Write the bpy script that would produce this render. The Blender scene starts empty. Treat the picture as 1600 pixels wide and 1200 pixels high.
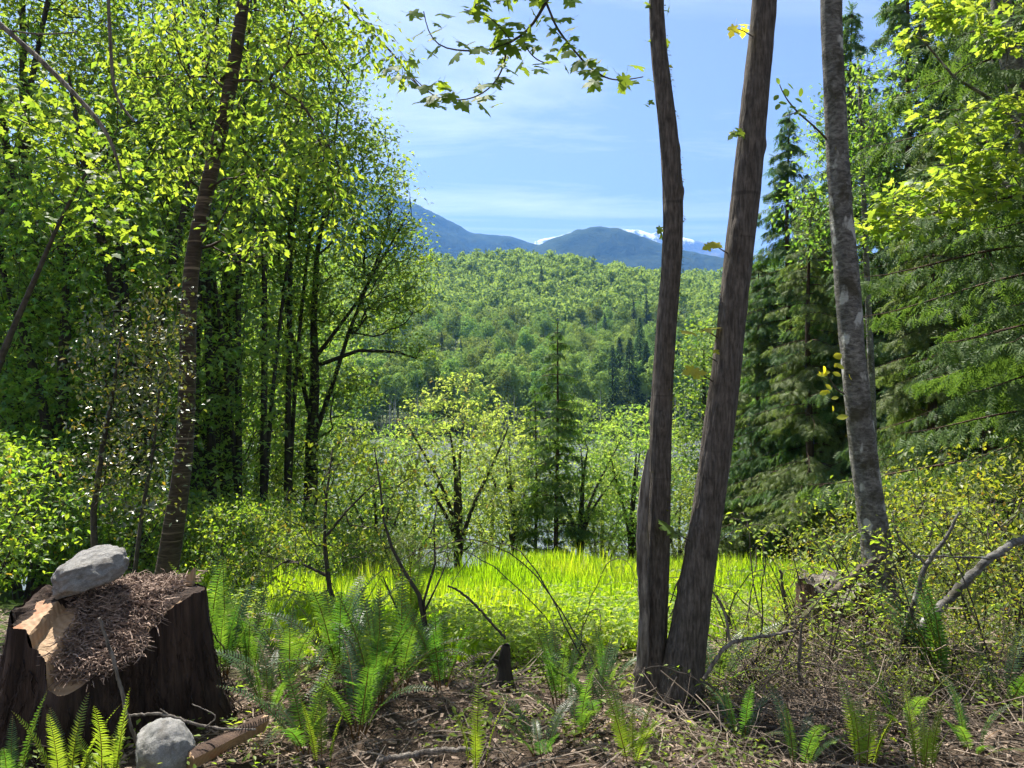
import bpy, math, random
import numpy as np
from mathutils import Vector, noise, Matrix

# ------------------------------------------------------------------ camera, sky, sun, exposure
sc = bpy.context.scene
COL = sc.collection
F = 1156.0            # focal length in photo pixels (1600 wide)
CAMZ = 1.6
SUN_AZ, SUN_EL = math.radians(-33), math.radians(59)

cam = bpy.data.objects.new('camera', bpy.data.cameras.new('camera'))
COL.objects.link(cam)
cam.location = (0, 0, CAMZ)
cam.rotation_euler = (math.radians(90), 0, 0)
cam.data.sensor_width = 36
cam.data.lens = 36 * F / 1600
cam.data.clip_start = 0.05
cam.data.clip_end = 40000
sc.camera = cam

world = bpy.data.worlds.new('World')
sc.world = world
world.use_nodes = True


def build_world():
    nt = world.node_tree
    N, L = nt.nodes, nt.links
    bg = N['Background']
    sky = N.new('ShaderNodeTexSky')
    sky.sky_type = 'NISHITA'
    sky.sun_disc = False
    sky.sun_elevation = SUN_EL
    sky.sun_rotation = SUN_AZ
    sky.altitude = 200
    sky.air_density = 1.0
    sky.dust_density = 1.1
    sky.ozone_density = 1.5
    # thin wispy cirrus over the whole dome
    tc = N.new('ShaderNodeTexCoord')
    sep = N.new('ShaderNodeSeparateXYZ'); L.new(tc.outputs['Generated'], sep.inputs[0])
    zz = N.new('ShaderNodeMath'); zz.operation = 'MAXIMUM'; zz.inputs[1].default_value = 0.06
    L.new(sep.outputs[2], zz.inputs[0])
    dv = N.new('ShaderNodeVectorMath'); dv.operation = 'DIVIDE'
    cz = N.new('ShaderNodeCombineXYZ')
    for i in range(3):
        L.new(zz.outputs[0], cz.inputs[i])
    L.new(tc.outputs['Generated'], dv.inputs[0]); L.new(cz.outputs[0], dv.inputs[1])
    mp = N.new('ShaderNodeMapping'); mp.inputs['Scale'].default_value = (0.35, 0.8, 1.0)
    mp.inputs['Rotation'].default_value = (0, 0, 0.35)
    mp.inputs['Location'].default_value = (0.3, 1.9, 0)
    L.new(dv.outputs[0], mp.inputs[0])
    nz = N.new('ShaderNodeTexNoise'); nz.inputs['Scale'].default_value = 1.3
    nz.inputs['Detail'].default_value = 7; nz.inputs['Roughness'].default_value = 0.6
    nz.inputs['Distortion'].default_value = 0.8
    L.new(mp.outputs[0], nz.inputs[0])
    rp = N.new('ShaderNodeMapRange'); rp.inputs[1].default_value = 0.45; rp.inputs[2].default_value = 0.74
    rp.inputs[3].default_value = 0.0; rp.inputs[4].default_value = 0.75
    L.new(nz.outputs[0], rp.inputs[0])
    mx = N.new('ShaderNodeMix'); mx.data_type = 'RGBA'
    L.new(rp.outputs[0], mx.inputs['Factor'])
    hs = N.new('ShaderNodeHueSaturation'); hs.inputs['Saturation'].default_value = 0.8; hs.inputs['Hue'].default_value = 0.5
    L.new(sky.outputs[0], hs.inputs['Color']); L.new(hs.outputs[0], mx.inputs[6])
    mx.inputs[7].default_value = (9.5, 9.8, 10.0, 1)
    L.new(mx.outputs[2], bg.inputs[0])
    bg.inputs[1].default_value = 0.05


build_world()
sun_dir = Vector((math.sin(SUN_AZ) * math.cos(SUN_EL), math.cos(SUN_AZ) * math.cos(SUN_EL), math.sin(SUN_EL)))
sun = bpy.data.objects.new('sun', bpy.data.lights.new('sun', 'SUN'))
COL.objects.link(sun)
sun.data.energy = 5.0
sun.data.angle = math.radians(0.53)
sun.data.color = (1.0, 0.95, 0.86)
sun.rotation_euler = sun_dir.to_track_quat('Z', 'Y').to_euler()
sun.location = (-20, 30, 60)

sc.view_settings.view_transform = 'Standard'
sc.view_settings.look = 'None'
sc.view_settings.gamma = 1.0
sc.view_settings.use_curve_mapping = False
sc.view_settings.exposure = 1.58
cy = sc.cycles
cy.max_bounces = 5
cy.diffuse_bounces = 2
cy.glossy_bounces = 2
cy.transmission_bounces = 3
cy.transparent_max_bounces = 4
cy.volume_bounces = 0
cy.caustics_reflective = False
cy.caustics_refractive = False
cy.sample_clamp_indirect = 5.0
cy.use_adaptive_sampling = True
cy.adaptive_threshold = 0.025
cy.use_light_tree = False

# ------------------------------------------------------------------ helpers
R = np.random.default_rng(11)


def P(px, py, Y):
    """photo pixel at a given distance ahead -> world point"""
    return np.array([Y * (px - 800) / F, Y, CAMZ - Y * (py - 600) / F])


GY = [-40, -5, 3.8, 5.2, 24, 27, 46, 60, 190, 200, 225, 255, 620, 760, 1200, 2500, 9600]
GZ = [0.6, 0.1, 0.0, -0.16, -4.5, -5.4, -13.9, -16, -16, -13.0, -11.0, -6, 92, 99, 30, 10, 10]


def gz(x, y):
    x = np.asarray(x, float); y = np.asarray(y, float)
    z = np.interp(y, GY, GZ)
    near = np.clip(1 - np.abs(y) / 60, 0, 1)
    z = z + near * (0.05 * np.sin(x * 1.3 + 0.5) * np.sin(y * 1.1) + 0.03 * np.sin(x * 3.1 + y * 2.3))
    edge = np.clip((y - 10) / 10, 0, 1) * np.clip((34 - y) / 6, 0, 1)
    z = z + edge * (-.55 * np.clip((-x - .5) / 5, 0, 1) + .16 * np.sin(x * .55 + .6) + .07 * np.sin(x * 1.7))
    far = np.clip((y - 255) / 200, 0, 1) * np.clip((1500 - y) / 500, 0, 1)
    z = z + far * (4 * np.sin(x * 0.011 + 2.6) + 5 * np.sin(x * 0.027 + y * 0.012) - 0.018 * x)
    return z


def gnd(px, Y):
    x = Y * (px - 800) / F
    return np.array([x, Y, float(gz(x, Y))])


def unit(a):
    return a / np.maximum(np.linalg.norm(a, axis=-1, keepdims=True), 1e-9)


class MB:
    def __init__(self):
        self.v, self.l, self.s, self.m, self.n = [], [], [], [], 0

    def add(self, V, Fc, m=0):
        V = np.asarray(V, float).reshape(-1, 3); Fc = np.asarray(Fc, int)
        self.v.append(V); self.l.append((Fc + self.n).ravel())
        self.s.append(np.full(len(Fc), Fc.shape[1])); self.m.append(np.full(len(Fc), m)); self.n += len(V)

    def mesh(self, name, mats, smooth=False):
        me = bpy.data.meshes.new(name)
        V = np.concatenate(self.v); Lp = np.concatenate(self.l); S = np.concatenate(self.s); M = np.concatenate(self.m)
        me.vertices.add(len(V)); me.vertices.foreach_set('co', V.astype(np.float32).ravel())
        me.loops.add(len(Lp)); me.loops.foreach_set('vertex_index', Lp.astype(np.int32))
        me.polygons.add(len(S))
        st = np.concatenate([[0], np.cumsum(S)[:-1]]).astype(np.int32)
        me.polygons.foreach_set('loop_start', st)
        for mt in mats:
            me.materials.append(mt)
        me.polygons.foreach_set('material_index', M.astype(np.int32))
        me.polygons.foreach_set('use_smooth', np.full(len(S), smooth))
        me.update(calc_edges=True)
        return me


def tag(o, label=None, cat=None, group=None, kind=None):
    if label: o['label'] = label
    if cat: o['category'] = cat
    if group: o['group'] = group
    if kind: o['kind'] = kind
    return o


def obj(name, me, parent=None, loc=None, rot=None, scale=None):
    o = bpy.data.objects.new(name, me)
    COL.objects.link(o)
    if parent is not None: o.parent = parent
    if loc is not None: o.location = [float(c) for c in loc]
    if rot is not None: o.rotation_euler = rot
    if scale is not None: o.scale = (scale,) * 3 if np.isscalar(scale) else scale
    return o


def empty(name, loc=(0, 0, 0), rz=0.0, scale=1.0):
    o = obj(name, None, None, loc, (0, 0, rz), scale)
    o.empty_display_size = 0.2
    return o


def copy_tree(src, loc, rz=0.0, scale=1.0):
    c = src.copy(); COL.objects.link(c)
    c.location = [float(k) for k in loc]; c.rotation_euler = (0, 0, rz)
    c.scale = (scale,) * 3 if np.isscalar(scale) else scale
    for ch in KIDS.get(src.name, []):
        k = ch.copy(); COL.objects.link(k); k.parent = c
    return c


KIDS = {}


def part(name, me, parent, **kw):
    o = obj(name, me, parent, **kw)
    KIDS.setdefault(parent.name, []).append(o)
    return o


def tube(mb, pts, rad, sides=5, m=0, cap=False, rough=0.0):
    pts = np.asarray(pts, float); rad = np.asarray(rad, float) * np.ones(len(pts))
    n = len(pts)
    if n < 2: return
    t = unit(np.gradient(pts, axis=0))
    a = np.abs(t.mean(0)); ref = np.eye(3)[int(np.argmin(a))]
    u = unit(np.cross(t, ref)); w = np.cross(t, u)
    ang = np.arange(sides) / sides * 2 * np.pi
    rr = rad[:, None] * (1 + (R.normal(0, rough, (n, sides)) if rough else 0))
    ring = pts[:, None] + rr[..., None] * (np.cos(ang)[None, :, None] * u[:, None] + np.sin(ang)[None, :, None] * w[:, None])
    i = np.arange(n - 1)[:, None] * sides; j = np.arange(sides)[None]; k = (j + 1) % sides
    Q = np.stack([i + j, i + k, i + sides + k, i + sides + j], -1).reshape(-1, 4)
    mb.add(ring.reshape(-1, 3), Q, m)
    if cap:
        for e, o_ in ((0, -1), (n - 1, 1)):
            c = ring[e]; f = np.arange(sides)[None]
            mb.add(c, f if o_ > 0 else f[:, ::-1], m)


def resample(pts, rad, n, smooth=2):
    pts = np.asarray(pts, float); rad = np.asarray(rad, float)
    s = np.concatenate([[0], np.cumsum(np.linalg.norm(np.diff(pts, axis=0), axis=1))])
    q = np.linspace(0, s[-1], n)
    X = np.stack([np.interp(q, s, pts[:, k]) for k in range(3)] + [np.interp(q, s, rad)], 1)
    k = max(1, n // len(pts) // 2)
    for _ in range(smooth):
        Y = X.copy()
        for d in range(1, k + 1):
            Y[k:-k] += X[k - d:n - k - d] + X[k + d:n - k + d]
        Y[k:-k] /= (2 * k + 1)
        X = Y
    return X[:, :3], X[:, 3]


def fbm(p, sc_=1.0, octs=3):
    return noise.fractal(Vector(p) * sc_, 1.0, 2.0, octs)


def detailed_trunk(mb, pts, rad, sides=28, rings=110, bump=0.06, fine=0.03, flare=0.0, m=0, seed=0.0, scars=0, furrow=0.0):
    p, r = resample(pts, rad, rings)
    n = len(p)
    t = unit(np.gradient(p, axis=0))
    ref = np.array([0.0, 1, 0]); u = unit(np.cross(t, ref)); w = np.cross(t, u)
    ang = np.arange(sides) / sides * 2 * np.pi
    s = np.concatenate([[0], np.cumsum(np.linalg.norm(np.diff(p, axis=0), axis=1))])
    RR = np.zeros((n, sides))
    for i in range(n):
        fl = flare * math.exp(-s[i] / 0.35)
        for j in range(sides):
            c, sn = math.cos(ang[j]), math.sin(ang[j])
            v = bump * fbm((c * 0.9 + seed, sn * 0.9, s[i] * 1.6), 1.0, 3)
            v += fine * noise.noise(Vector((c * 5 + seed, sn * 5, s[i] * 9)))
            if furrow: v -= furrow * abs(noise.noise(Vector((c * 9 + seed, sn * 9, s[i] * 3.2)))) + .5 * furrow * abs(noise.noise(Vector((c * 20 + seed, sn * 20, s[i] * 7))))
            v += fl * (1 + 0.5 * math.sin(3 * ang[j] + seed) + 0.3 * math.sin(5 * ang[j] + 2 * seed))
            RR[i, j] = r[i] * (1 + v)
    for _ in range(scars):     # old branch collars: low swellings
        si, aj, am = R.uniform(0, s[-1]), R.uniform(0, 2 * np.pi), R.uniform(0.07, 0.18)
        g = np.exp(-((s[:, None] - si) / 0.035) ** 2 - (np.abs(np.angle(np.exp(1j * (ang[None] - aj)))) / 0.45) ** 2)
        RR *= 1 + am * g
    ring = p[:, None] + RR[..., None] * (np.cos(ang)[None, :, None] * u[:, None] + np.sin(ang)[None, :, None] * w[:, None])
    i = np.arange(n - 1)[:, None] * sides; j = np.arange(sides)[None]; k = (j + 1) % sides
    Q = np.stack([i + j, i + k, i + sides + k, i + sides + j], -1).reshape(-1, 4)
    mb.add(ring.reshape(-1, 3), Q, m)
    return p, r


# leaf templates: x = across, y = towards the tip, z = upper side
def T(v, f):
    return np.array(v, float), np.array(f, int)


DIAMOND = T([(0, 0, 0), (-.27, .45, .07), (0, 1, -.06), (.27, .45, .07)], [(0, 3, 2), (0, 2, 1)])
LANCE = T([(0, 0, 0), (-.17, .42, .06), (0, 1, -.12), (.17, .42, .06)], [(0, 3, 2), (0, 2, 1)])
TRIDENT = T([(0, 0, 0), (.5, .3, -.1), (.17, .45, .03), (0, 1, -.14), (-.17, .45, .03), (-.5, .3, -.1)],
            [(0, 1, 2), (0, 2, 3), (0, 3, 4), (0, 4, 5)])
_ring = [(0, 0), (.22, -.1), (.36, .02), (.2, .17), (.5, .2), (.58, .42), (.3, .42), (.26, .62), (0, 1)]
_ring += [(-x, y) for x, y in _ring[-2:0:-1]]
MAPLE = T([(0, .15, 0.02)] + [(x, y, -.10 * abs(x) - .12 * y * y) for x, y in _ring],
          [(0, i, i % len(_ring) + 1) for i in range(1, len(_ring) + 1)])
_sv, _sf = [(-.03, 0, 0), (.03, 0, 0), (0, 1, -.1)], [(0, 1, 2)]
for _k in range(4):
    _y = .08 + .2 * _k; _l = .42 * (1 - .17 * _k)
    for _s in (-1, 1):
        _n = len(_sv)
        _sv += [(0, _y, 0), (0, _y + .13, 0), (_s * _l * .8, _y + _l * .75, -.08)]
        _sf += [(_n, _n + 1, _n + 2)]
SPRAY = T(_sv, _sf)
CHIP = T([(-.2, 0, 0), (.25, .1, .05), (.2, 1, 0.02), (-.22, .85, .1)], [(0, 1, 2), (0, 2, 3)])


def scatter(mb, tmpl, pos, tip, up, size, m=0, jitter=0.0):
    tv, tf = tmpl
    pos = np.asarray(pos, float); n = len(pos)
    tip = unit(np.asarray(tip, float) * np.ones((n, 1)))
    up = np.asarray(up, float) * np.ones((n, 1))
    x = unit(np.cross(tip, up)); z = np.cross(x, tip)
    size = np.asarray(size, float) * np.ones(n)
    tt = tv[None] * np.ones((n, 1, 1))
    if jitter:
        tt = tt * (1 + R.normal(0, jitter, (n, len(tv), 1)))
    V = pos[:, None] + size[:, None, None] * (tt[..., 0:1] * x[:, None] + tt[..., 1:2] * tip[:, None] + tt[..., 2:3] * z[:, None])
    Fc = (tf[None] + (np.arange(n) * len(tv))[:, None, None]).reshape(-1, tf.shape[1])
    mb.add(V.reshape(-1, 3), Fc, m)


def rand_dirs(n, down=0.3, spread=1.0):
    a = R.uniform(0, 2 * np.pi, n)
    return np.stack([np.cos(a), np.sin(a), R.normal(-down, 0.35 * spread, n)], 1)


def rand_ups(n, tilt=0.5):
    return np.stack([R.normal(0, tilt, n), R.normal(0, tilt, n), np.ones(n)], 1)


def skeleton(trunks, targets, alpha=0.3, up=0.5, step=0.35, wob=0.07, min_clear=0.0):
    """connect scattered twig tips to the trunk along short, rising paths; returns nodes, parents, trunk flags"""
    nodes, par, pl, tr = [], [], [], []
    for k, (pts, rad) in enumerate(trunks):
        pts = np.asarray(pts, float)
        prev = -1
        if k:
            d = np.linalg.norm(np.array(nodes) - pts[0], axis=1); prev = int(d.argmin())
        for p, r in zip(pts, rad):
            nodes.append(p); par.append(prev)
            pl.append(0 if prev < 0 else pl[prev] + np.linalg.norm(p - nodes[prev])); tr.append(r); prev = len(nodes) - 1
    nt_ = len(nodes)
    A = np.zeros((nt_ + len(targets) * 14, 3)); A[:nt_] = nodes
    PL = np.zeros(len(A)); PL[:nt_] = pl
    n = nt_
    d0 = np.array([np.linalg.norm(A[:nt_] - t, axis=1).min() for t in targets])
    for ti in np.argsort(d0):
        p = targets[ti]
        d = np.linalg.norm(A[:n] - p, axis=1)
        c = d + alpha * PL[:n] + up * np.maximum(0, A[:n, 2] - p[2] + 0.45 * d)
        if min_clear: c[:nt_] += np.where(A[:nt_, 2] - A[0, 2] < min_clear, 1e3, 0)
        q = int(c.argmin())
        L_ = d[q]; k = min(12, int(L_ / step))
        prev = q
        a = A[q]
        bend = np.array([0, 0, -0.18 * L_]) if p[2] > a[2] else np.array([0, 0, 0.12 * L_])
        for s_ in range(1, k + 2):
            f = s_ / (k + 1)
            x = a + (p - a) * f + bend * 4 * f * (1 - f) * 0.6
            if s_ <= k: x = x + R.normal(0, wob * L_ / (k + 1) + 0.01, 3)
            if n >= len(A): break
            A[n] = x; PL[n] = PL[prev] + np.linalg.norm(x - A[prev])
            par.append(prev); tr.append(0.0); prev = n; n += 1
    return A[:n], np.array(par), np.array(tr)


def limbs(mb, sk, tip_r=0.006, power=0.48, sides=5, m=0, skip_trunk=False):
    A, par, tr = sk
    n = len(A)
    cnt = np.zeros(n)
    kids = [[] for _ in range(n)]
    for i in range(n):
        if par[i] >= 0: kids[par[i]].append(i)
    for i in range(n - 1, -1, -1):
        if not kids[i]: cnt[i] = 1
        if par[i] >= 0: cnt[par[i]] += cnt[i]
    r = tip_r * cnt ** power
    for i in range(n):
        if tr[i] > 0: r[i] = tr[i]
        elif par[i] >= 0: r[i] = min(r[i], r[par[i]] * 0.92)
    starts = [(0, -1)]
    while starts:
        i, pr = starts.pop()
        ch = [pr, i] if pr >= 0 else [i]
        while kids[i]:
            ks = sorted(kids[i], key=lambda k: (-int(tr[k] > 0), -cnt[k]))
            for k in ks[1:]: starts.append((k, i))
            i = ks[0]; ch.append(i)
        rr = r[ch].copy()
        if pr >= 0: rr[0] = min(rr[0], rr[1] * 1.15)
        if skip_trunk and tr[ch[-1]] > 0: continue
        big = rr.max()
        tube(mb, A[ch], rr, sides + (3 if big > 0.08 else 0) if big > 0.015 else 3, m)


def ellipsoid_pts(n, c, r, hollow=0.45):
    d = unit(R.normal(size=(n, 3)))
    q = (hollow ** 3 + (1 - hollow ** 3) * R.random(n)) ** (1 / 3)
    return np.asarray(c) + d * q[:, None] * np.asarray(r)


# ------------------------------------------------------------------ materials
def new_mat(name):
    m = bpy.data.materials.new(name); m.use_nodes = True
    nt = m.node_tree; nt.nodes.clear()
    return m, nt.nodes, nt.links


def mixc(N, L, fac, a, b):
    x = N.new('ShaderNodeMix'); x.data_type = 'RGBA'
    for sock, v in (('Factor', fac), (6, a), (7, b)):
        if hasattr(v, 'is_output'): L.new(v, x.inputs[sock])
        elif sock == 'Factor': x.inputs[sock].default_value = v
        else: x.inputs[sock].default_value = (*v, 1)
    return x.outputs[2]


def mapr(N, L, v, a, b, c=0.0, d=1.0):
    x = N.new('ShaderNodeMapRange'); L.new(v, x.inputs[0])
    for i, k in enumerate((a, b, c, d)): x.inputs[i + 1].default_value = k
    return x.outputs[0]


def tnoise(N, L, scale, detail=4, rough=0.55, stretch=None, coord='Object', dist=0.0):
    tc = N.new('ShaderNodeTexCoord'); src = tc.outputs[coord]
    if stretch:
        mp = N.new('ShaderNodeMapping'); mp.inputs['Scale'].default_value = stretch
        L.new(src, mp.inputs[0]); src = mp.outputs[0]
    nz = N.new('ShaderNodeTexNoise'); nz.inputs['Scale'].default_value = scale
    nz.inputs['Detail'].default_value = detail; nz.inputs['Roughness'].default_value = rough
    nz.inputs['Distortion'].default_value = dist
    L.new(src, nz.inputs[0])
    return nz.outputs[0]


def bump(N, L, h, strength=0.5, dist=0.01):
    b = N.new('ShaderNodeBump'); b.inputs['Strength'].default_value = strength; b.inputs['Distance'].default_value = dist
    L.new(h, b.inputs['Height'])
    return b.outputs[0]


def leaf_mat(name, c1, c2, t1, t2, trans=0.5, gloss=0.05, grough=0.4, odd=None, odd_share=0.04, objvar=0.0, island=True, gain=1.0, patch=None):
    """thin leaf: reflects c1..c2, lets t1..t2 through; shade differs leaf by leaf"""
    c1, c2, t1, t2 = (tuple(min(.95, k * gain) for k in q) for q in (c1, c2, t1, t2))
    m, N, L = new_mat(name)
    if island:
        rnd = N.new('ShaderNodeNewGeometry').outputs['Random Per Island']
    else:
        rnd = tnoise(N, L, 0.9, 3, 0.7)
        rnd = mapr(N, L, rnd, 0.3, 0.7)
    col = mixc(N, L, rnd, c1, c2); tcol = mixc(N, L, rnd, t1, t2)
    if odd:
        sel = N.new('ShaderNodeMath'); sel.operation = 'FRACT'
        mu = N.new('ShaderNodeMath'); mu.operation = 'MULTIPLY'; mu.inputs[1].default_value = 37.3
        L.new(rnd, mu.inputs[0]); L.new(mu.outputs[0], sel.inputs[0])
        lt = N.new('ShaderNodeMath'); lt.operation = 'LESS_THAN'; lt.inputs[1].default_value = odd_share
        L.new(sel.outputs[0], lt.inputs[0])
        col = mixc(N, L, lt.outputs[0], col, odd); tcol = mixc(N, L, lt.outputs[0], tcol, odd)
    if patch:
        pn = mapr(N, L, tnoise(N, L, .55, 4, .6), .42, .62)
        col = mixc(N, L, pn, patch[0], col); tcol = mixc(N, L, pn, patch[1], tcol)
    if objvar:
        oi = N.new('ShaderNodeObjectInfo')
        for tgt in ('c', 't'):
            hs = N.new('ShaderNodeHueSaturation')
            L.new(mapr(N, L, oi.outputs['Random'], 0, 1, 0.5 - 0.025 * objvar, 0.5 + 0.04 * objvar), hs.inputs['Hue'])
            mm = N.new('ShaderNodeMath'); mm.operation = 'FRACT'
            m2 = N.new('ShaderNodeMath'); m2.operation = 'MULTIPLY'; m2.inputs[1].default_value = 17.7
            L.new(oi.outputs['Random'], m2.inputs[0]); L.new(m2.outputs[0], mm.inputs[0])
            L.new(mapr(N, L, mm.outputs[0], 0, 1, 1 - 0.35 * objvar, 1 + 0.3 * objvar), hs.inputs['Value'])
            L.new(col if tgt == 'c' else tcol, hs.inputs['Color'])
            if tgt == 'c': col = hs.outputs[0]
            else: tcol = hs.outputs[0]
    d = N.new('ShaderNodeBsdfDiffuse'); L.new(col, d.inputs[0])
    t = N.new('ShaderNodeBsdfTranslucent'); L.new(tcol, t.inputs[0])
    mx = N.new('ShaderNodeMixShader'); mx.inputs[0].default_value = trans
    L.new(d.outputs[0], mx.inputs[1]); L.new(t.outputs[0], mx.inputs[2])
    out = N.new('ShaderNodeOutputMaterial')
    if gloss:
        g = N.new('ShaderNodeBsdfGlossy'); g.inputs['Roughness'].default_value = grough
        mg = N.new('ShaderNodeMixShader'); mg.inputs[0].default_value = gloss
        L.new(mx.outputs[0], mg.inputs[1]); L.new(g.outputs[0], mg.inputs[2]); L.new(mg.outputs[0], out.inputs[0])
    else:
        L.new(mx.outputs[0], out.inputs[0])
    return m


def bark_mat(name, c1, c2, scale=14, stretch=(1, 1, .18), bstr=0.8, bdist=0.02, moss=None, moss_amt=0.5, patch=None, patch_amt=0.6, bands=False, rough=0.9, scars=False):
    m, N, L = new_mat(name)
    n1 = tnoise(N, L, scale, 8, 0.65, stretch, dist=0.4)
    n2 = tnoise(N, L, scale * 0.25, 4, 0.6)
    col = mixc(N, L, mapr(N, L, n1, 0.38, 0.64), c1, c2)
    col = mixc(N, L, mapr(N, L, n2, 0.35, 0.7, 0, 0.5), col, tuple(0.5 * k for k in c1))
    h = n1
    if bands:
        n3 = tnoise(N, L, 5, 4, 0.6, (.25, .25, 7.0))
        col = mixc(N, L, mapr(N, L, n3, 0.56, 0.66, 0, .75), col, tuple(min(1, 2.6 * k) for k in c2))
        ad = N.new('ShaderNodeMath'); ad.operation = 'ADD'; L.new(n1, ad.inputs[0]); L.new(n3, ad.inputs[1]); h = ad.outputs[0]
    if scars:
        n6 = tnoise(N, L, 3.2, 3, .5, (.35, .35, 7.0))
        col = mixc(N, L, mapr(N, L, n6, .62, .70, 0, .5), col, tuple(.45 * k for k in c1))
    if patch:
        n4 = tnoise(N, L, 9, 3, 0.45, (1, 1, .6))
        col = mixc(N, L, mapr(N, L, n4, patch_amt, patch_amt + 0.04, 0, .9), col, patch)
    if moss:
        n5 = tnoise(N, L, 5, 6, 0.7)
        col = mixc(N, L, mapr(N, L, n5, moss_amt, moss_amt + 0.12, 0, .85), col, moss)
    b = N.new('ShaderNodeBsdfPrincipled'); L.new(col, b.inputs['Base Color'])
    b.inputs['Roughness'].default_value = rough
    b.inputs['Specular IOR Level'].default_value = 0.2
    L.new(bump(N, L, h, bstr, bdist), b.inputs['Normal'])
    out = N.new('ShaderNodeOutputMaterial'); L.new(b.outputs[0], out.inputs[0])
    return m


def plain_mat(name, c1, c2, scale=8, rough=0.85, bstr=0.4, bdist=0.01, island=False, stretch=None, spec=0.2):
    m, N, L = new_mat(name)
    n1 = tnoise(N, L, scale, 6, 0.6, stretch)
    f = N.new('ShaderNodeNewGeometry').outputs['Random Per Island'] if island else mapr(N, L, n1, 0.35, 0.65)
    col = mixc(N, L, f, c1, c2)
    b = N.new('ShaderNodeBsdfPrincipled'); L.new(col, b.inputs['Base Color'])
    b.inputs['Roughness'].default_value = rough; b.inputs['Specular IOR Level'].default_value = spec
    if bstr: L.new(bump(N, L, n1, bstr, bdist), b.inputs['Normal'])
    out = N.new('ShaderNodeOutputMaterial'); L.new(b.outputs[0], out.inputs[0])
    return m


M = {}
M['maple'] = leaf_mat('maple_leaf', (.045, .095, .022), (.085, .14, .03), (.14, .27, .02), (.40, .50, .045), .5, .04, .5, objvar=.6, gain=1.3)
M['maple_near'] = leaf_mat('maple_leaf_near', (.05, .095, .022), (.07, .12, .025), (.15, .27, .02), (.40, .48, .03), .5, .03, .5, gain=1.3)
M['young_maple'] = leaf_mat('young_maple_leaf', (.14, .19, .045), (.21, .235, .065), (.42, .55, .06), (.60, .64, .11), .5, .02, .5, odd=(.40, .28, .07), odd_share=.03, objvar=.3, gain=1.15)
M['maple_glow'] = leaf_mat('maple_glow_leaf', (.06, .11, .022), (.10, .145, .03), (.20, .34, .025), (.52, .60, .05), .5, .035, .5, gain=1.25)
M['edge_maple'] = leaf_mat('edge_maple_leaf', (.09, .15, .035), (.14, .19, .05), (.28, .42, .04), (.46, .55, .07), .5, .02, .5, objvar=.6, gain=1.2)
M['cherry'] = leaf_mat('cherry_leaf', (.05, .095, .02), (.09, .13, .03), (.18, .32, .02), (.44, .52, .04), .5, .035, .5, gain=1.3)
M['yellow_leaf'] = leaf_mat('yellow_leaf', (.25, .26, .02), (.30, .28, .03), (.75, .70, .02), (.85, .72, .04), .55, .04, gain=1.1)
M['shrub'] = leaf_mat('shrub_leaf', (.05, .10, .02), (.10, .14, .03), (.20, .38, .02), (.44, .52, .03), .5, .035, .45, objvar=.5, odd=(.45, .30, .03), odd_share=.015, gain=1.25)
M['yellow_shrub'] = leaf_mat('yellow_shrub_leaf', (.07, .105, .022), (.14, .155, .03), (.22, .32, .02), (.50, .52, .035), .5, .03, .45, objvar=.6, odd=(.50, .33, .03), odd_share=.04, gain=1.15)
M['glossy'] = leaf_mat('glossy_leaf', (.05, .07, .025), (.09, .10, .035), (.12, .20, .02), (.30, .30, .03), .35, .12, .4, odd=(.60, .40, .02), odd_share=.05)
M['willow'] = leaf_mat('willow_leaf', (.13, .17, .07), (.20, .23, .10), (.28, .36, .08), (.40, .46, .12), .45, .05)
M['cedar'] = leaf_mat('cedar_spray', (.045, .085, .028), (.08, .125, .038), (.08, .17, .02), (.15, .25, .03), .42, .015, .5, objvar=.3, gain=1.25)
M['cedar_pale'] = leaf_mat('hemlock_spray', (.075, .105, .038), (.13, .155, .055), (.11, .18, .03), (.20, .26, .05), .42, .015, .5, gain=1.3)
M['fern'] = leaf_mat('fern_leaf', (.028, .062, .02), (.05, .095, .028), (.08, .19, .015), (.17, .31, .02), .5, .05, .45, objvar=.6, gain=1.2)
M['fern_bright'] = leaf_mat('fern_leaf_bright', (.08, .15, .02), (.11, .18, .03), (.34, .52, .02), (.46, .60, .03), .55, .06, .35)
M['grass'] = leaf_mat('grass_blade', (.12, .20, .015), (.20, .26, .03), (.50, .74, .01), (.80, .88, .03), .58, .03, .45, odd=(.46, .40, .16), odd_share=.07, patch=((.10, .18, .015), (.40, .66, .01)))
M['herb'] = leaf_mat('herb_leaf', (.12, .20, .03), (.20, .27, .045), (.40, .62, .03), (.65, .74, .06), .5, .02, .5)
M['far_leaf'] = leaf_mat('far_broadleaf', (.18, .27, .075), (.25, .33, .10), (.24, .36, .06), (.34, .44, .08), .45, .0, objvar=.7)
M['far_needle'] = leaf_mat('far_needle', (.05, .085, .045), (.08, .12, .055), (.05, .095, .03), (.08, .13, .045), .3, .0, objvar=.5)
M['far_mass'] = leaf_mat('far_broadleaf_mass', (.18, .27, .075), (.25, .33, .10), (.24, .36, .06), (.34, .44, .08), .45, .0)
M['bark_brown'] = bark_mat('bark_brown', (.058, .049, .041), (.175, .15, .128), 80, (1, 1, .14), 1.0, .014, scars=True, moss=(.06, .06, .02), moss_amt=.7)
M['bark_dark'] = bark_mat('bark_dark', (.03, .026, .022), (.08, .066, .055), 12, (1, 1, .25), .9, .03, moss=(.07, .09, .015), moss_amt=.55)
M['bark_cherry'] = bark_mat('bark_cherry', (.045, .032, .026), (.11, .08, .065), 14, (.6, .6, 3.0), .6, .015, bands=True)
M['bark_alder'] = bark_mat('bark_alder', (.075, .07, .064), (.25, .24, .22), 34, (.7, .7, 1.4), .9, .012, patch=(.42, .42, .39), patch_amt=.62, moss=(.045, .04, .025), moss_amt=.5)
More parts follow.
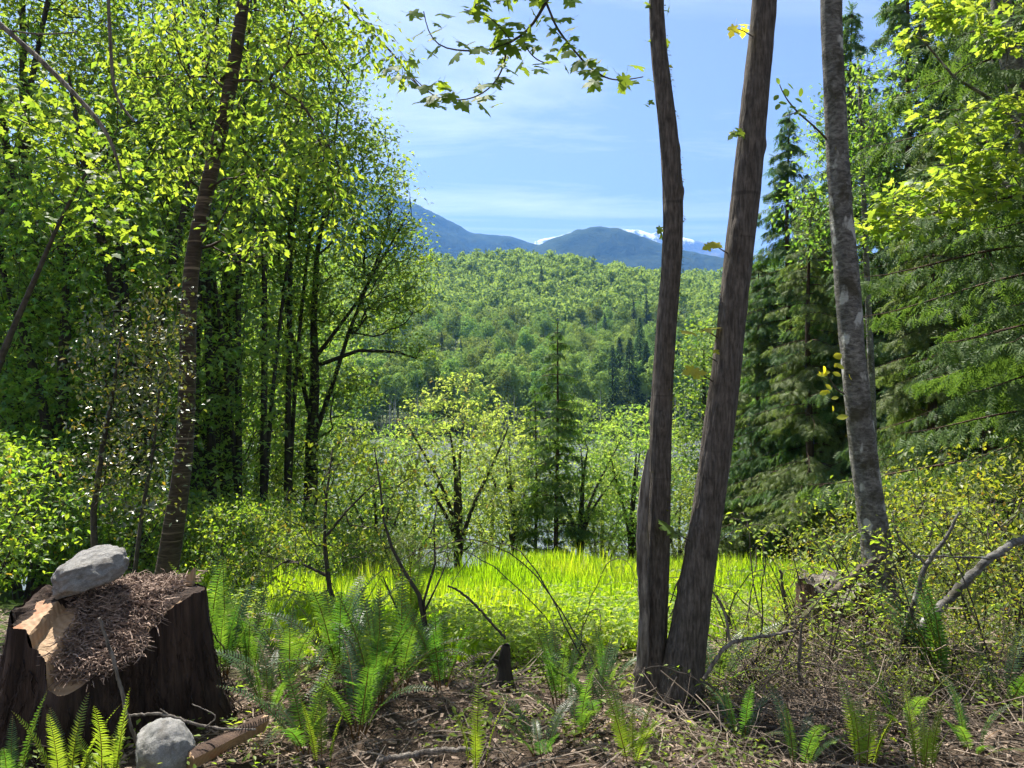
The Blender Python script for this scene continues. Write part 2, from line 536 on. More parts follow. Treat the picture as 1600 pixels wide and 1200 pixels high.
M['log_bark'] = bark_mat('log_bark', (.05, .04, .032), (.17, .14, .11), 30, (1, 1, .3), 1.0, .02, moss=(.09, .10, .025), moss_amt=.56)
M['bark_stump'] = bark_mat('bark_stump', (.026, .017, .013), (.085, .056, .042), 26, (1, 1, .07), 1.0, .03)
M['bark_twig'] = plain_mat('twig_bark', (.035, .03, .025), (.09, .075, .062), 20)
M['bark_cedar'] = bark_mat('bark_cedar', (.05, .032, .024), (.13, .085, .06), 20, (1, 1, .06), 1.0, .03)
M['bark_grey'] = plain_mat('pale_trunk', (.28, .27, .25), (.42, .40, .37), 2, bstr=0)
M['dead_grey'] = bark_mat('dead_wood', (.085, .072, .06), (.33, .29, .25), 38, (1, 1, .16), 1.0, .02)


def ground_material():
    m, N, L = new_mat('ground_soil')
    g = N.new('ShaderNodeNewGeometry')
    sp = N.new('ShaderNodeSeparateXYZ'); L.new(g.outputs['Position'], sp.inputs[0])
    n1 = tnoise(N, L, 9, 8, 0.7); n2 = tnoise(N, L, 45, 5, 0.7); n3 = tnoise(N, L, 0.9, 4, 0.6)
    litter = mixc(N, L, mapr(N, L, n1, .35, .68), (.055, .038, .027), (.15, .11, .08))
    litter = mixc(N, L, mapr(N, L, n2, .45, .7, 0, .7), litter, (.03, .022, .017))
    soil = mixc(N, L, mapr(N, L, n1, .3, .7), (.05, .085, .018), (.10, .13, .03))
    ad = N.new('ShaderNodeMath'); ad.operation = 'MULTIPLY_ADD'; ad.inputs[1].default_value = 2.2
    L.new(n3, ad.inputs[0]); L.new(sp.outputs[1], ad.inputs[2])
    col = mixc(N, L, mapr(N, L, ad.outputs[0], 5.2, 6.2), litter, soil)
    b = N.new('ShaderNodeBsdfPrincipled'); L.new(col, b.inputs['Base Color']); b.inputs['Roughness'].default_value = .95
    b.inputs['Specular IOR Level'].default_value = 0.1
    L.new(bump(N, L, n2, .9, .03), b.inputs['Normal'])
    out = N.new('ShaderNodeOutputMaterial'); L.new(b.outputs[0], out.inputs[0])
    return m


def water_material():
    m, N, L = new_mat('river_water')
    n1 = tnoise(N, L, 0.9, 6, 0.65, (1, .35, 1)); n2 = tnoise(N, L, 0.12, 3, 0.5)
    b = N.new('ShaderNodeBsdfPrincipled')
    L.new(mixc(N, L, mapr(N, L, n2, .35, .65), (.11, .135, .14), (.17, .19, .19)), b.inputs['Base Color'])
    b.inputs['Roughness'].default_value = .18; b.inputs['IOR'].default_value = 1.33
    L.new(bump(N, L, n1, .5, .35), b.inputs['Normal'])
    out = N.new('ShaderNodeOutputMaterial'); L.new(b.outputs[0], out.inputs[0])
    return m


def mountain_material(name, snow_z=None):
    m, N, L = new_mat(name)
    n1 = tnoise(N, L, .012, 8, .7); n2 = tnoise(N, L, .006, 6, .65, (1.6, .5, .8)); n4 = tnoise(N, L, .05, 4, .6)
    col = mixc(N, L, mapr(N, L, n1, .35, .65), (.028, .045, .03), (.055, .075, .04))
    if snow_z is not None:
        g = N.new('ShaderNodeNewGeometry'); sp = N.new('ShaderNodeSeparateXYZ'); L.new(g.outputs['Position'], sp.inputs[0])
        rock = mixc(N, L, mapr(N, L, n4, .35, .65), (.08, .09, .09), (.17, .17, .16))
        col = mixc(N, L, mapr(N, L, sp.outputs[2], snow_z - 120, snow_z + 60), col, rock)
        ad = N.new('ShaderNodeMath'); ad.operation = 'MULTIPLY_ADD'; ad.inputs[1].default_value = 900
        L.new(n2, ad.inputs[0]); L.new(sp.outputs[2], ad.inputs[2])
        ad2 = N.new('ShaderNodeMath'); ad2.operation = 'MULTIPLY_ADD'; ad2.inputs[1].default_value = 500
        L.new(n1, ad2.inputs[0]); L.new(ad.outputs[0], ad2.inputs[2])
        col = mixc(N, L, mapr(N, L, ad2.outputs[0], snow_z + 1190, snow_z + 1270), col, (.62, .66, .72))
    b = N.new('ShaderNodeBsdfPrincipled'); L.new(col, b.inputs['Base Color']); b.inputs['Roughness'].default_value = .95
    b.inputs['Specular IOR Level'].default_value = 0
    L.new(bump(N, L, n4, .8, 12), b.inputs['Normal'])
    out = N.new('ShaderNodeOutputMaterial'); L.new(b.outputs[0], out.inputs[0])
    return m


def cut_wood():
    m, N, L = new_mat('cut_wood')
    tc = N.new('ShaderNodeTexCoord')
    wv = N.new('ShaderNodeTexWave'); wv.wave_type = 'RINGS'; wv.rings_direction = 'Z'
    wv.inputs['Scale'].default_value = 14; wv.inputs['Distortion'].default_value = 3; wv.inputs['Detail'].default_value = 3
    L.new(tc.outputs['Object'], wv.inputs[0])
    n1 = tnoise(N, L, 7, 6, .6); n2 = tnoise(N, L, 60, 4, .6, (1, 1, .1))
    col = mixc(N, L, wv.outputs[1], (.30, .19, .10), (.38, .25, .14))
    col = mixc(N, L, mapr(N, L, n1, .56, .66, 0, .8), col, (.34, .13, .05))
    col = mixc(N, L, mapr(N, L, n2, .55, .75, 0, .5), col, (.22, .12, .06))
    b = N.new('ShaderNodeBsdfPrincipled'); L.new(col, b.inputs['Base Color']); b.inputs['Roughness'].default_value = .75
    L.new(bump(N, L, n2, .5, .01), b.inputs['Normal'])
    out = N.new('ShaderNodeOutputMaterial'); L.new(b.outputs[0], out.inputs[0])
    return m


def granite(name, c1, c2):
    m, N, L = new_mat(name)
    n1 = tnoise(N, L, 5, 5, .6); n2 = tnoise(N, L, 70, 3, .7); n3 = tnoise(N, L, 22, 6, .7)
    col = mixc(N, L, mapr(N, L, n1, .35, .65), c1, c2)
    col = mixc(N, L, mapr(N, L, n2, .52, .66, 0, .75), col, (.07, .07, .07))
    nd = tnoise(N, L, 2.2, 7, .7)
    col = mixc(N, L, mapr(N, L, nd, .5, .68, 0, .7), col, (.12, .10, .075))
    col = mixc(N, L, mapr(N, L, n3, .58, .7, 0, .6), col, tuple(min(.75, k * 1.5) for k in c2))
    b = N.new('ShaderNodeBsdfPrincipled'); L.new(col, b.inputs['Base Color']); b.inputs['Roughness'].default_value = .85
    L.new(bump(N, L, n3, .8, .02), b.inputs['Normal'])
    out = N.new('ShaderNodeOutputMaterial'); L.new(b.outputs[0], out.inputs[0])
    return m


M['ground'] = ground_material()
M['hill'] = plain_mat('hillside_floor', (.05, .08, .022), (.10, .13, .04), .08, bstr=0)
M['lawn'] = plain_mat('far_lawn', (.06, .12, .025), (.09, .15, .03), .4, bstr=0)
M['water'] = water_material()
M['mountain'] = mountain_material('forested_mountain')
M['snow'] = mountain_material('snowy_mountain', 800)
M['cut'] = cut_wood()
M['granite'] = granite('granite', (.20, .19, .18), (.36, .35, .33))
M['granite_dark'] = granite('granite_dark', (.24, .235, .22), (.40, .39, .37))
M['chip'] = plain_mat('dead_leaf', (.055, .037, .026), (.36, .27, .205), island=True, bstr=0)
M['twig_dry'] = plain_mat('dry_twig', (.09, .068, .052), (.34, .27, .21), island=True, bstr=0)
M['needle_brown'] = plain_mat('brown_needles', (.07, .042, .032), (.38, .28, .22), island=True, bstr=0)
M['rachis'] = plain_mat('fern_stem', (.12, .06, .025), (.17, .10, .03), 10, bstr=0)
M['moss'] = leaf_mat('moss', (.08, .09, .015), (.13, .13, .02), (.2, .22, .02), (.3, .3, .03), .4, 0)


# ------------------------------------------------------------------ the land
def sheet(name, ys, us, mat, xs_abs=False, x0=45.0, kind='structure'):
    mb = MB()
    YY, UU = np.meshgrid(ys, us, indexing='ij')
    XX = UU if xs_abs else UU * (np.abs(YY) + x0)
    ZZ = gz(XX, YY)
    V = np.stack([XX, YY, ZZ], -1).reshape(-1, 3)
    a, b = YY.shape
    i = np.arange(a - 1)[:, None] * b; j = np.arange(b - 1)[None]
    Q = np.stack([i + j, i + j + 1, i + b + j + 1, i + b + j], -1).reshape(-1, 4)
    mb.add(V, Q)
    return tag(obj(name, mb.mesh(name, [mat], True)), kind=kind)


tag(sheet('ground', np.unique(np.concatenate([np.linspace(-38, 1, 20), np.linspace(1, 8, 60), np.linspace(8, 60, 90), np.linspace(60, 130, 12)])),
          np.linspace(-1.2, 1.2, 130), M['ground'], x0=20), 'brown forest floor sloping down to a sunlit meadow')
tag(sheet('hillside', np.unique(np.concatenate([np.linspace(130, 300, 40), np.linspace(300, 1300, 50), np.geomspace(1300, 9500, 14)])),
          np.linspace(-1, 1, 110), M['hill'], x0=60), 'wooded hillside floor across the river')
mb = MB(); mb.add([(-420, 34, -13.4), (420, 34, -13.4), (420, 202, -13.4), (-420, 202, -13.4)], [(0, 1, 2, 3)])
tag(obj('river', mb.mesh('river', [M['water']])), 'pale grey blue river seen between the meadow edge trees', kind='structure')


def lawn():
    mb = MB()
    xs = np.linspace(16, 36, 14); ys = np.linspace(199, 222, 10)
    YY, XX = np.meshgrid(ys, xs, indexing='ij')
    ZZ = gz(XX, YY) + 0.25
    a, b = YY.shape
    i = np.arange(a - 1)[:, None] * b; j = np.arange(b - 1)[None]
    mb.add(np.stack([XX, YY, ZZ], -1).reshape(-1, 3), np.stack([i + j, i + j + 1, i + b + j + 1, i + b + j], -1).reshape(-1, 4))
    tag(obj('lawn', mb.mesh('lawn', [M['lawn']], True)), 'small mown green lawn on the far river bank', kind='structure')


lawn()


def mountain(name, prof, Y, front, back, mat, label, rough=1.0, seed=0.0):
    prof = np.array(prof, float)
    px = np.linspace(prof[0, 0], prof[-1, 0], 340)
    H = CAMZ - Y * (np.interp(px, prof[:, 0], prof[:, 1]) - 600) / F
    for _ in range(3): H[1:-1] = (H[:-2] + 2 * H[1:-1] + H[2:]) / 4
    X = Y * (px - 800) / F
    ts = np.concatenate([np.linspace(-1, 0, 40), np.linspace(0, 1, 10)[1:]])
    V = np.zeros((len(ts), len(px), 3))
    for i, t in enumerate(ts):
        y = Y + t * (front if t < 0 else back)
        sh = (1 - abs(t)) ** 1.15
        for j in range(len(px)):
            rn = noise.fractal(Vector((X[j] * .0012 + seed, y * .0012, 0)), 1, 2, 5)
            rf = noise.fractal(Vector((X[j] * .006 + seed, y * .006, 3)), 1, 2, 3)
            h = H[j] * sh * (1 + .28 * rough * rn * min(1, abs(t) * 5) * (1 - abs(t) * .5)) + 9 * rf * rough + 5 * noise.noise(Vector((X[j] * .03 + seed, y * .03, 1)))
            V[i, j] = (X[j] * (y / Y), y, max(h, 0) + 5)
    a, b = len(ts), len(px)
    i = np.arange(a - 1)[:, None] * b; j = np.arange(b - 1)[None]
    mb = MB(); mb.add(V.reshape(-1, 3), np.stack([i + j, i + j + 1, i + b + j + 1, i + b + j], -1).reshape(-1, 4))
    tag(obj(name, mb.mesh(name, [mat], True)), label, kind='structure')


mountain('forested_mountain', [(-250, 420), (0, 330), (200, 235), (420, 225), (560, 275), (650, 322), (690, 340), (735, 364), (752, 366), (795, 370), (830, 380), (900, 402), (1000, 440), (1200, 470)],
         3600, 1700, 1500, M['mountain'], 'long blue forested ridge falling from behind the broadleaf trees', 1.0, 1.0)
mountain('domed_mountain', [(640, 470), (760, 428), (820, 398), (860, 375), (905, 358), (935, 356), (975, 362), (1010, 374), (1060, 390), (1110, 402), (1250, 430), (1500, 460)],
         2900, 1200, 1200, M['mountain'], 'rounded blue forested dome in front of snowy peaks', 0.8, 5.0)
mountain('snowy_mountain', [(560, 470), (700, 430), (800, 393), (850, 374), (890, 365), (925, 364), (955, 357), (985, 361), (1000, 360), (1020, 366), (1034, 357), (1060, 369), (1090, 378), (1110, 386), (1200, 410), (1400, 420), (1700, 440)],
         6800, 2600, 2000, M['snow'], 'distant snow streaked peaks behind the blue dome', 1.3, 9.0)


# ------------------------------------------------------------------ far hillside trees
def far_broadleaf(h, r, z0, nface, seed, trunk=True, fs=0.75):
    mb = MB()
    if trunk:
        tube(mb, [(0, 0, -1), (0.1, 0, h * .3), (0, .1, h * .85)], [.17, .14, .04], 5, 1)
    nb = 13
    cs = ellipsoid_pts(nb, (0, 0, (z0 + h) / 2), (r * .62, r * .62, (h - z0) * .36), .3)
    rs = R.uniform(.3, .52, nb) * r
    k = R.integers(0, nb, nface)
    d = unit(R.normal(size=(nface, 3)) + np.array([0, 0, .35]))
    pos = cs[k] + d * rs[k][:, None] * np.array([1, 1, 1.15]) * R.uniform(.75, 1.05, (nface, 1))
    tip = np.cross(d, R.normal(size=(nface, 3)))
    scatter(mb, DIAMOND, pos, tip + np.array([0, 0, .3]), d + R.normal(0, .28, (nface, 3)), R.uniform(.7, 1.3, nface) * fs, 0)
    return mb


def far_conifer(h, r, nface, droop=.45, fs=.95):
    mb = MB()
    tube(mb, [(0, 0, -1), (0, 0, h * .98)], [h * .014, .02], 5, 1)
    t = R.random(nface) ** .75
    lay = np.round(t * 24) / 24 + R.normal(0, .016, nface)
    z = h * (0.1 + .9 * np.clip(lay, 0, 1))
    rad = r * (1 - np.clip(lay, 0, 1)) ** 1.0 * (R.random(nface) ** .6) + .1
    a = R.uniform(0, 2 * np.pi, nface)
    rad = rad * (.8 + .25 * np.sin(a * 5 + np.floor(lay * 24) * 2.1))
    o = np.stack([np.cos(a), np.sin(a), np.zeros(nface)], 1)
    pos = o * rad[:, None] + np.stack([np.zeros(nface), np.zeros(nface), z - rad * droop], 1)
    scatter(mb, LANCE, pos, o * 1.1 + np.array([0, 0, -.6]) + R.normal(0, .25, (nface, 3)), np.array([[0, 0, 1.]]) + o * .4, R.uniform(.8, 1.7, nface) * fs * (.35 + .9 * (1 - np.clip(lay, 0, 1))), 0)
    return mb


def far_forest():
    fm = [M['far_leaf'], M['bark_grey']]
    broad = [far_broadleaf(17, 5.8, 3.5, 1700, 1, fs=.8).mesh('far_broadleaf_a', fm), far_broadleaf(15, 6.8, 2, 1900, 2, fs=.8).mesh('far_broadleaf_b', fm),
             far_broadleaf(19, 5.0, 6, 1500, 3, fs=.8).mesh('far_broadleaf_c', fm), far_broadleaf(13, 5.8, 1, 1500, 4, fs=.8).mesh('far_broadleaf_d', fm)]
    alder = [far_broadleaf(21, 3.6, 8.5, 1300, 5, fs=.75).mesh('far_alder_a', fm), far_broadleaf(23, 3.3, 10.5, 1200, 6, fs=.75).mesh('far_alder_b', fm)]
    cm = [M['far_needle'], M['bark_dark']]
    con = [far_conifer(20, 5.0, 1700).mesh('far_conifer_a', cm), far_conifer(26, 5.8, 2200).mesh('far_conifer_b', cm)]
    # alders standing on the far bank, pale trunks showing
    for i in range(90):
        px = R.uniform(380, 800) if i < 64 else R.uniform(790, 1120)
        Y = R.uniform(201, 226)
        o = obj('bank_alder', alder[int(R.integers(2))], None, gnd(px, Y), (0, 0, R.uniform(0, 6)), float(R.uniform(.85, 1.08)))
        tag(o, 'slender pale trunked alder in the stand along the far river bank', 'tree', 'alders along the far river bank')
    # conifers with their own place in the picture (x, base distance, height scale)
    dark = [(957, 207, 1.25), (984, 212, 1.35), (1010, 216, 1.3), (934, 234, 1.1), (1030, 235, 1.35), (1000, 245, 1.2), (968, 255, 1.2), (1060, 240, 1.3),
            (720, 292, .55), (760, 300, .6), (690, 300, .6), (945, 330, .8), (990, 350, .9), (1010, 380, .8), (830, 470, .8), (846, 478, .9), (815, 482, .6),
            (870, 420, .6), (925, 400, .6), (945, 395, .7), (900, 560, .5)]
    ridge = [(716, 640, .62), (750, 640, .60), (762, 643, .55), (822, 650, .5), (840, 650, .45), (870, 655, .5), (884, 655, .55), (995, 640, .6), (1018, 640, .65), (1003, 648, .5), (680, 650, .4), (960, 650, .4)]
    for di, (px, Y, s) in enumerate(dark):
        o = obj('far_conifer', con[int(R.integers(2))], None, gnd(px, Y), (0, 0, R.uniform(0, 6)), s)
        if di < 8: tag(o, 'tall dark conifer in the clump standing on the far river bank', 'tree', 'tall dark conifers in the far bank clump')
        elif di < 11: tag(o, 'small dark conifer low on the hillside above the bank alders', 'tree', 'small dark conifers above the bank alders')
        else: tag(o, 'lone dark conifer high among the pale broadleaf trees of the far hillside', 'tree', 'dark conifers high on the far hillside')
    for px, Y, s in ridge:
        o = obj('ridge_conifer', con[int(R.integers(2))], None, gnd(px, Y), (0, 0, R.uniform(0, 6)), s)
        tag(o, 'small dark conifer spiking above the ridge line of the far hill', 'tree', 'conifers on the far ridge line')
    # everything else: broadleaf trees on a jittered grid
    pts = []
    y = 204.0
    while y < 665:
        sp = 8.0 + max(0, y - 228) * .005
        xs = np.arange(-.75 * y, .75 * y, sp)
        for x in xs:
            pts.append((x + R.uniform(-.45, .45) * sp, y + R.uniform(-.45, .45) * sp))
        y += sp * 1.15
    pts = np.array(pts)
    pts = pts[gz(pts[:, 0], pts[:, 1]) > -12.5]
    pxs = 800 + F * pts[:, 0] / pts[:, 1]
    inview = (pxs > 560) & (pxs < 1085)
    order = np.argsort(pts[:, 1] + np.where(inview, 0, 5000))
    chosen = order[:300]; rest = order[300:]
    for i in chosen:
        x, yy = pts[i]
        k = int(R.integers(4))
        s = float(R.uniform(.7, 1.15))
        o = obj('hillside_tree', broad[k], None, (x, yy, float(gz(x, yy)) - .3), (0, 0, R.uniform(0, 6)), (s, s, s * R.uniform(.85, 1.15)))
        tag(o, 'round crowned pale green broadleaf tree in the woods on the far hillside', 'tree', 'broadleaf trees on the far hillside')
    mb = MB()
    protos = [far_broadleaf(16, 6.0, 3, 145, 7, False, 2.6), far_broadleaf(14, 6.8, 2, 150, 8, False, 2.75), far_broadleaf(18, 5.2, 5, 135, 9, False, 2.5)]
    cprot = [far_conifer(21, 3.8, 260, fs=1.9)]
    far = [(np.concatenate(p.v), np.concatenate(p.l).reshape(-1, 3)) for p in protos]
    cv = (cprot[0].v[-1], (cprot[0].l[-1] - len(cprot[0].v[0])).reshape(-1, 3))
    for i in rest:
        x, yy = pts[i]
        con_ = R.random() < .03
        v, f = cv if con_ else far[int(R.integers(3))]
        s = R.uniform(.7, 1.15); a = R.uniform(0, 6.28); c, sn = math.cos(a), math.sin(a)
        W = np.stack([v[:, 0] * c - v[:, 1] * sn, v[:, 0] * sn + v[:, 1] * c, v[:, 2]], 1) * s
        mb.add(W + np.array([x, yy, float(gz(x, yy))]), f, 1 if con_ else 0)
    o = obj('hillside_forest', mb.mesh('hillside_forest', [M['far_mass'], M['far_needle']]))
    tag(o, 'mass of green woods covering the far hillside up to the ridge', 'forest', kind='stuff')
    # bare grey snag on the far bank
    mb = MB()
    h = 9.0
    tube(mb, [(0, 0, -.5), (.1, 0, h * .5), (0, .1, h)], [.3, .2, .04], 6)
    for _ in range(46):
        z = R.uniform(2, 8.6); a = R.uniform(0, 6.28); l = (9.4 - z) * .3 + .4
        tube(mb, [(0, 0, z), (l * .5 * math.cos(a), l * .5 * math.sin(a), z - .1), (l * math.cos(a), l * math.sin(a), z + .1)], [.06, .05, .02], 3)
    tag(obj('dead_tree', mb.mesh('dead_tree', [M['bark_grey']]), None, gnd(986, 200)), 'bare grey dead tree at the water edge on the far bank', 'tree')


far_forest()


# ------------------------------------------------------------------ near and middle trees
def conifer_mesh(h, r, z0, mats, dens=1.0, spray=.24, droop=.5, tipup=.12, sparse=1.0, trunk_r=.2, tw=.32, hang=.7, power=.8, arc=(0, 2 * np.pi), tmpl=None):
    """trunk mesh builder + crown mesh builder"""
    tb, cb = MB(), MB()
    zz = np.linspace(-.3, h, 26)
    wob = np.stack([.05 * np.sin(zz * .5), .05 * np.cos(zz * .37), zz], 1)
    tube(tb, wob, trunk_r * (1 - np.clip(zz / h, 0, 1)) ** .9 + .012, 9, 0, rough=.04)
    z = z0
    while z < h - .15:
        t = (z - z0) / (h - z0)
        nbr = max(2, int(round(R.uniform(3.2, 5.2) * sparse)))
        for _ in range(nbr):
            L_ = r * ((1 - t) ** power) * R.uniform(.55, 1.1) + .12
            a = R.uniform(*arc)
            o = np.array([math.cos(a), math.sin(a), 0]); sd = np.array([-o[1], o[0], 0])
            ns = 9
            s = np.linspace(0, 1, ns)
            zc = .18 * s - droop * s ** 1.7 + tipup * s ** 5
            br = np.array([0, 0, z]) + o * (s * L_)[:, None] + np.array([0, 0, 1.]) * (zc * L_)[:, None] + sd * (.06 * L_ * np.sin(s * 3 + a))[:, None]
            tube(tb, br, np.linspace(.008 + .006 * L_, .003, ns), 4)
            nt_ = max(3, int(L_ / (.13 / dens)))
            ss = R.uniform(.14, 1, nt_)
            base = np.stack([np.interp(ss, s, br[:, k]) for k in range(3)], 1)
            side = np.where(R.random(nt_) < .5, -1, 1)[:, None]
            tl = tw * L_ * (1.12 - ss) * R.uniform(.6, 1.2, nt_) + .12
            td = unit(sd * side + o * R.uniform(.3, .9, (nt_, 1)) + np.array([0, 0, -.25]))
            k = 5
            for q in range(k):
                f = (q + R.random(nt_)) / k
                pos = base + td * (tl * f)[:, None] + np.array([0, 0, -1.]) * (hang * .35 * tl * f ** 1.5)[:, None]
                tip = td * R.uniform(.2, .9, (nt_, 1)) + np.array([0, 0, -hang]) + R.normal(0, .3, (nt_, 3))
                scatter(cb, tmpl or SPRAY, pos, tip, np.array([[0, 0, 1.]]) + R.normal(0, .5, (nt_, 3)) + o, spray * R.uniform(.6, 1.25, nt_))
        z += R.uniform(.26, .42) / dens ** .3
    n = 30
    scatter(cb, SPRAY, np.stack([R.normal(0, .03, n), R.normal(0, .03, n), h - R.random(n) * .6], 1), rand_dirs(n, -.6), rand_ups(n), spray * .8)
    return tb, cb


def broad_mesh(trunks, targets, leaves_per, spread, size, tmpl, alpha=.3, up=.5, tip_r=.007, droop=.35, sides=5, power=.48, clear=0.0, step=.35, cluster_flat=.6):
    tb, cb = MB(), MB()
    sk = skeleton(trunks, targets, alpha, up, step, min_clear=clear)
    limbs(tb, sk, tip_r, power, sides)
    n = len(targets)
    k = R.poisson(leaves_per, n)
    idx = np.repeat(np.arange(n), k); m = len(idx)
    off = R.normal(0, 1, (m, 3)) * np.array([1, 1, cluster_flat]) * spread
    pos = targets[idx] + off
    out = unit(off * np.array([1, 1, 0]) + R.normal(0, .3, (m, 3)))
    tip = out + np.array([0, 0, -1.]) * R.normal(droop, .35, (m, 1))
    scatter(cb, tmpl, pos, tip, rand_ups(m, .45), size * R.uniform(.55, 1.2, m))
    return tb, cb


def thing_tree(name, tb, cb, tmat, cmat, loc, label, cat='tree', group=None, rz=0.0, scale=1.0, crown='crown', trunk='trunk', smooth=True):
    e = empty(name, loc, rz, scale)
    tag(e, label, cat, group)
    part(trunk, tb.mesh(name + '_' + trunk, [tmat], smooth), e)
    if cb is not None:
        c = part(crown, cb.mesh(name + '_' + crown, [cmat]), e); c['kind'] = 'stuff'
    return e


def px_line(lst, Y, base):
    """[(px, py, width px)] at distance Y (or per-point Y) -> points local to base, radii"""
    pts, rad = [], []
    for i, q in enumerate(lst):
        y = q[3] if len(q) > 3 else Y
        pts.append(P(q[0], q[1], y) - base); rad.append(q[2] * .5 * y / F)
    return np.array(pts), np.array(rad)


def blobs(lst, base):
    """[(px, py, Y, rx px, ry px, rdepth m, n)] -> twig tips local to base"""
    out = []
    for px, py, Y, rx, ry, rd, n in lst:
        out.append(ellipsoid_pts(n, P(px, py, Y) - base, (rx * Y / F, rd, ry * Y / F), .2))
    return np.concatenate(out)


def wavy(h, lean, n=16, amp=.12, r0=.18, r1=.03, start=(0, 0, -.3)):
    z = np.linspace(0, 1, n)
    x = lean[0] * z ** 1.4 + amp * np.sin(z * 5 + R.uniform(0, 6)) * z
    y = lean[1] * z ** 1.4 + amp * np.sin(z * 4 + R.uniform(0, 6)) * z
    return np.stack([x, y, z * h], 1) + np.array(start), r0 * (1 - z) ** .7 + r1


def left_grove():
    # two shared grove maples and one slim one
    def grove(h, r, zc, nst, nt_, lp):
        tr = [wavy(h * .8, (R.normal(0, .5), R.normal(0, .5)), r0=.17)]
        for k in range(nst):
            a = R.uniform(0, 6.28)
            tr.append(wavy(h * R.uniform(.55, .8), (math.cos(a) * r * .5, math.sin(a) * r * .5), r0=.10, r1=.02, start=(0, 0, R.uniform(.2, 2.5))))
        tg = ellipsoid_pts(nt_, (0, 0, zc), (r, r, h - zc), .35)
        tg = tg[tg[:, 2] > 1.2]
        return broad_mesh(tr, tg, lp, .27, .148, TRIDENT, .25, .6, .007)
    t1, c1 = grove(16.5, 3.6, 8.8, 3, 680, 20)
    t2, c2 = grove(18.5, 3.0, 10.5, 2, 600, 20)
    t3, c3 = grove(9.5, 2.6, 5.2, 2, 420, 20)
    g = 'broadleaf trees of the shady grove'
    first = {}
    spots = [('a', -60, 14.5, .95, 'broadleaf tree at the far left edge of the grove'), ('b', 62, 17, 1, 'thin trunked broadleaf tree near the left picture edge'),
             ('a', 128, 23, 1.05, 'leafy broadleaf tree behind the glossy leaved shrub'), ('b', 168, 19, 1, 'dark slender tree behind the boulder on the stump'),
             ('c', 222, 13.5, 1.0, 'low leafy tree filling the gap left of the banded cherry trunk'), ('a', 312, 19.5, 1, 'dark leaning tree just right of the cherry trunk'),
             ('b', 352, 20.5, 1.05, 'upright dark trunked tree between the cherry and the mossy maple'), ('a', 425, 29, 1.05, 'tall leafy tree behind the mossy maple'),
             ('b', 240, 30, 1.1, 'tall distant grove tree seen behind the cherry trunk'), ('a', 20, 29, 1.1, 'tall tree far back at the left of the grove'),
             ('c', 395, 25, .8, 'small bright leafed tree low beside the mossy maple'), ('c', 560, 40, .85, 'rounded green tree below the bank beside the mossy maple'),
             ('b', -190, 20, 1.05, 'broadleaf tree beyond the left picture edge'), ('c', 90, 12.5, .8, 'low leafy tree behind the big stump'), ('a', 330, 36, 1.1, 'pale tree at the back of the grove on the river bank'),
             ('c', 460, 33, 1.0, 'light green tree behind the mossy maple trunk'), ('c', 10, 16, .95, 'low leafy tree at the left edge above the stump')]
    mesh = {'a': (t1, c1), 'b': (t2, c2), 'c': (t3, c3)}
    for k, px, Y, s, lab in spots:
        rz = float(R.uniform(0, 6.28))
        if k not in first:
            tb, cb = mesh[k]
            first[k] = thing_tree('grove_tree', tb, cb, M['bark_dark'], M['maple'], gnd(px, Y), lab, group=g, rz=rz, scale=s)
        else:
            c = copy_tree(first[k], gnd(px, Y), rz, s); c['label'] = lab
    # slim dark stems standing close together, crowns high up
    tr = [wavy(15, (.5, .2), r0=.072, r1=.02), wavy(12.5, (-1.3, .5), r0=.05, r1=.015, start=(.1, .05, .6))]
    tg = ellipsoid_pts(230, (0, 0, 11.5), (2.0, 2.0, 4.2), .3)
    tb, cb = broad_mesh(tr, tg, 14, .26, .14, TRIDENT, .2, .7, .006, clear=4.5)
    sl = None
    for px, Y, s, lab in ((300, 15.5, .95, 'slim dark stem nearest the cherry trunk in the close cluster'), (334, 16.5, 1.0, 'slim dark twin stem in the middle of the close cluster'), (372, 15.8, .92, 'slim dark leaning stem in the close cluster right of the cherry'),
                          (412, 17.5, 1.0, 'slim dark stem at the right end of the close cluster'), (448, 19, 1.05, 'slim stem just left of the mossy maple trunk')):
        if sl is None: sl = thing_tree('slender_tree', tb, cb, M['bark_dark'], M['maple'], gnd(px, Y), lab, group='slim stems clustered right of the cherry', scale=s)
        else:
            q = copy_tree(sl, gnd(px, Y), float(R.uniform(0, 6)), s); q['label'] = lab
    # mossy maple with its open fan of limbs against the sky
    Y = 20.0
    b = gnd(486, Y)
    main = px_line([(487, 925, 26), (485, 800, 23), (487, 690, 20), (492, 600, 15), (490, 500, 11), (495, 400, 8), (515, 280, 5), (530, 160, 3)], Y, b)
    l2 = px_line([(497, 665, 9), (520, 600, 7), (545, 520, 6), (580, 430, 4.5), (610, 350, 3)], Y, b)
    l3 = px_line([(482, 640, 8), (465, 560, 7), (440, 450, 5), (430, 330, 3)], Y, b)
    l4 = px_line([(492, 560, 7), (560, 470, 5), (600, 400, 4), (640, 330, 2)], Y, b)
    l5 = px_line([(500, 570, 7), (560, 548, 6), (620, 550, 5), (650, 560, 3)], Y, b)
    tg = blobs([(520, 210, Y, 75, 110, 2.2, 150), (575, 300, Y, 75, 110, 2.2, 190), (610, 420, Y, 75, 90, 2.0, 170), (470, 380, Y, 90, 150, 2.4, 170),
                (560, 480, Y, 90, 60, 2.0, 70), (640, 545, Y, 40, 14, 1.0, 14), (440, 560, Y, 60, 60, 1.5, 60), (500, 110, Y, 70, 80, 1.8, 90), (545, 600, Y, 60, 40, 1.2, 40), (450, 700, Y, 50, 70, 1.4, 50), (530, 700, Y, 50, 50, 1.4, 36)], b)
    tb, cb = broad_mesh([tuple(main), tuple(l2), tuple(l3), tuple(l4), tuple(l5)], tg, 17, .24, .13, TRIDENT, .2, .7, .008)
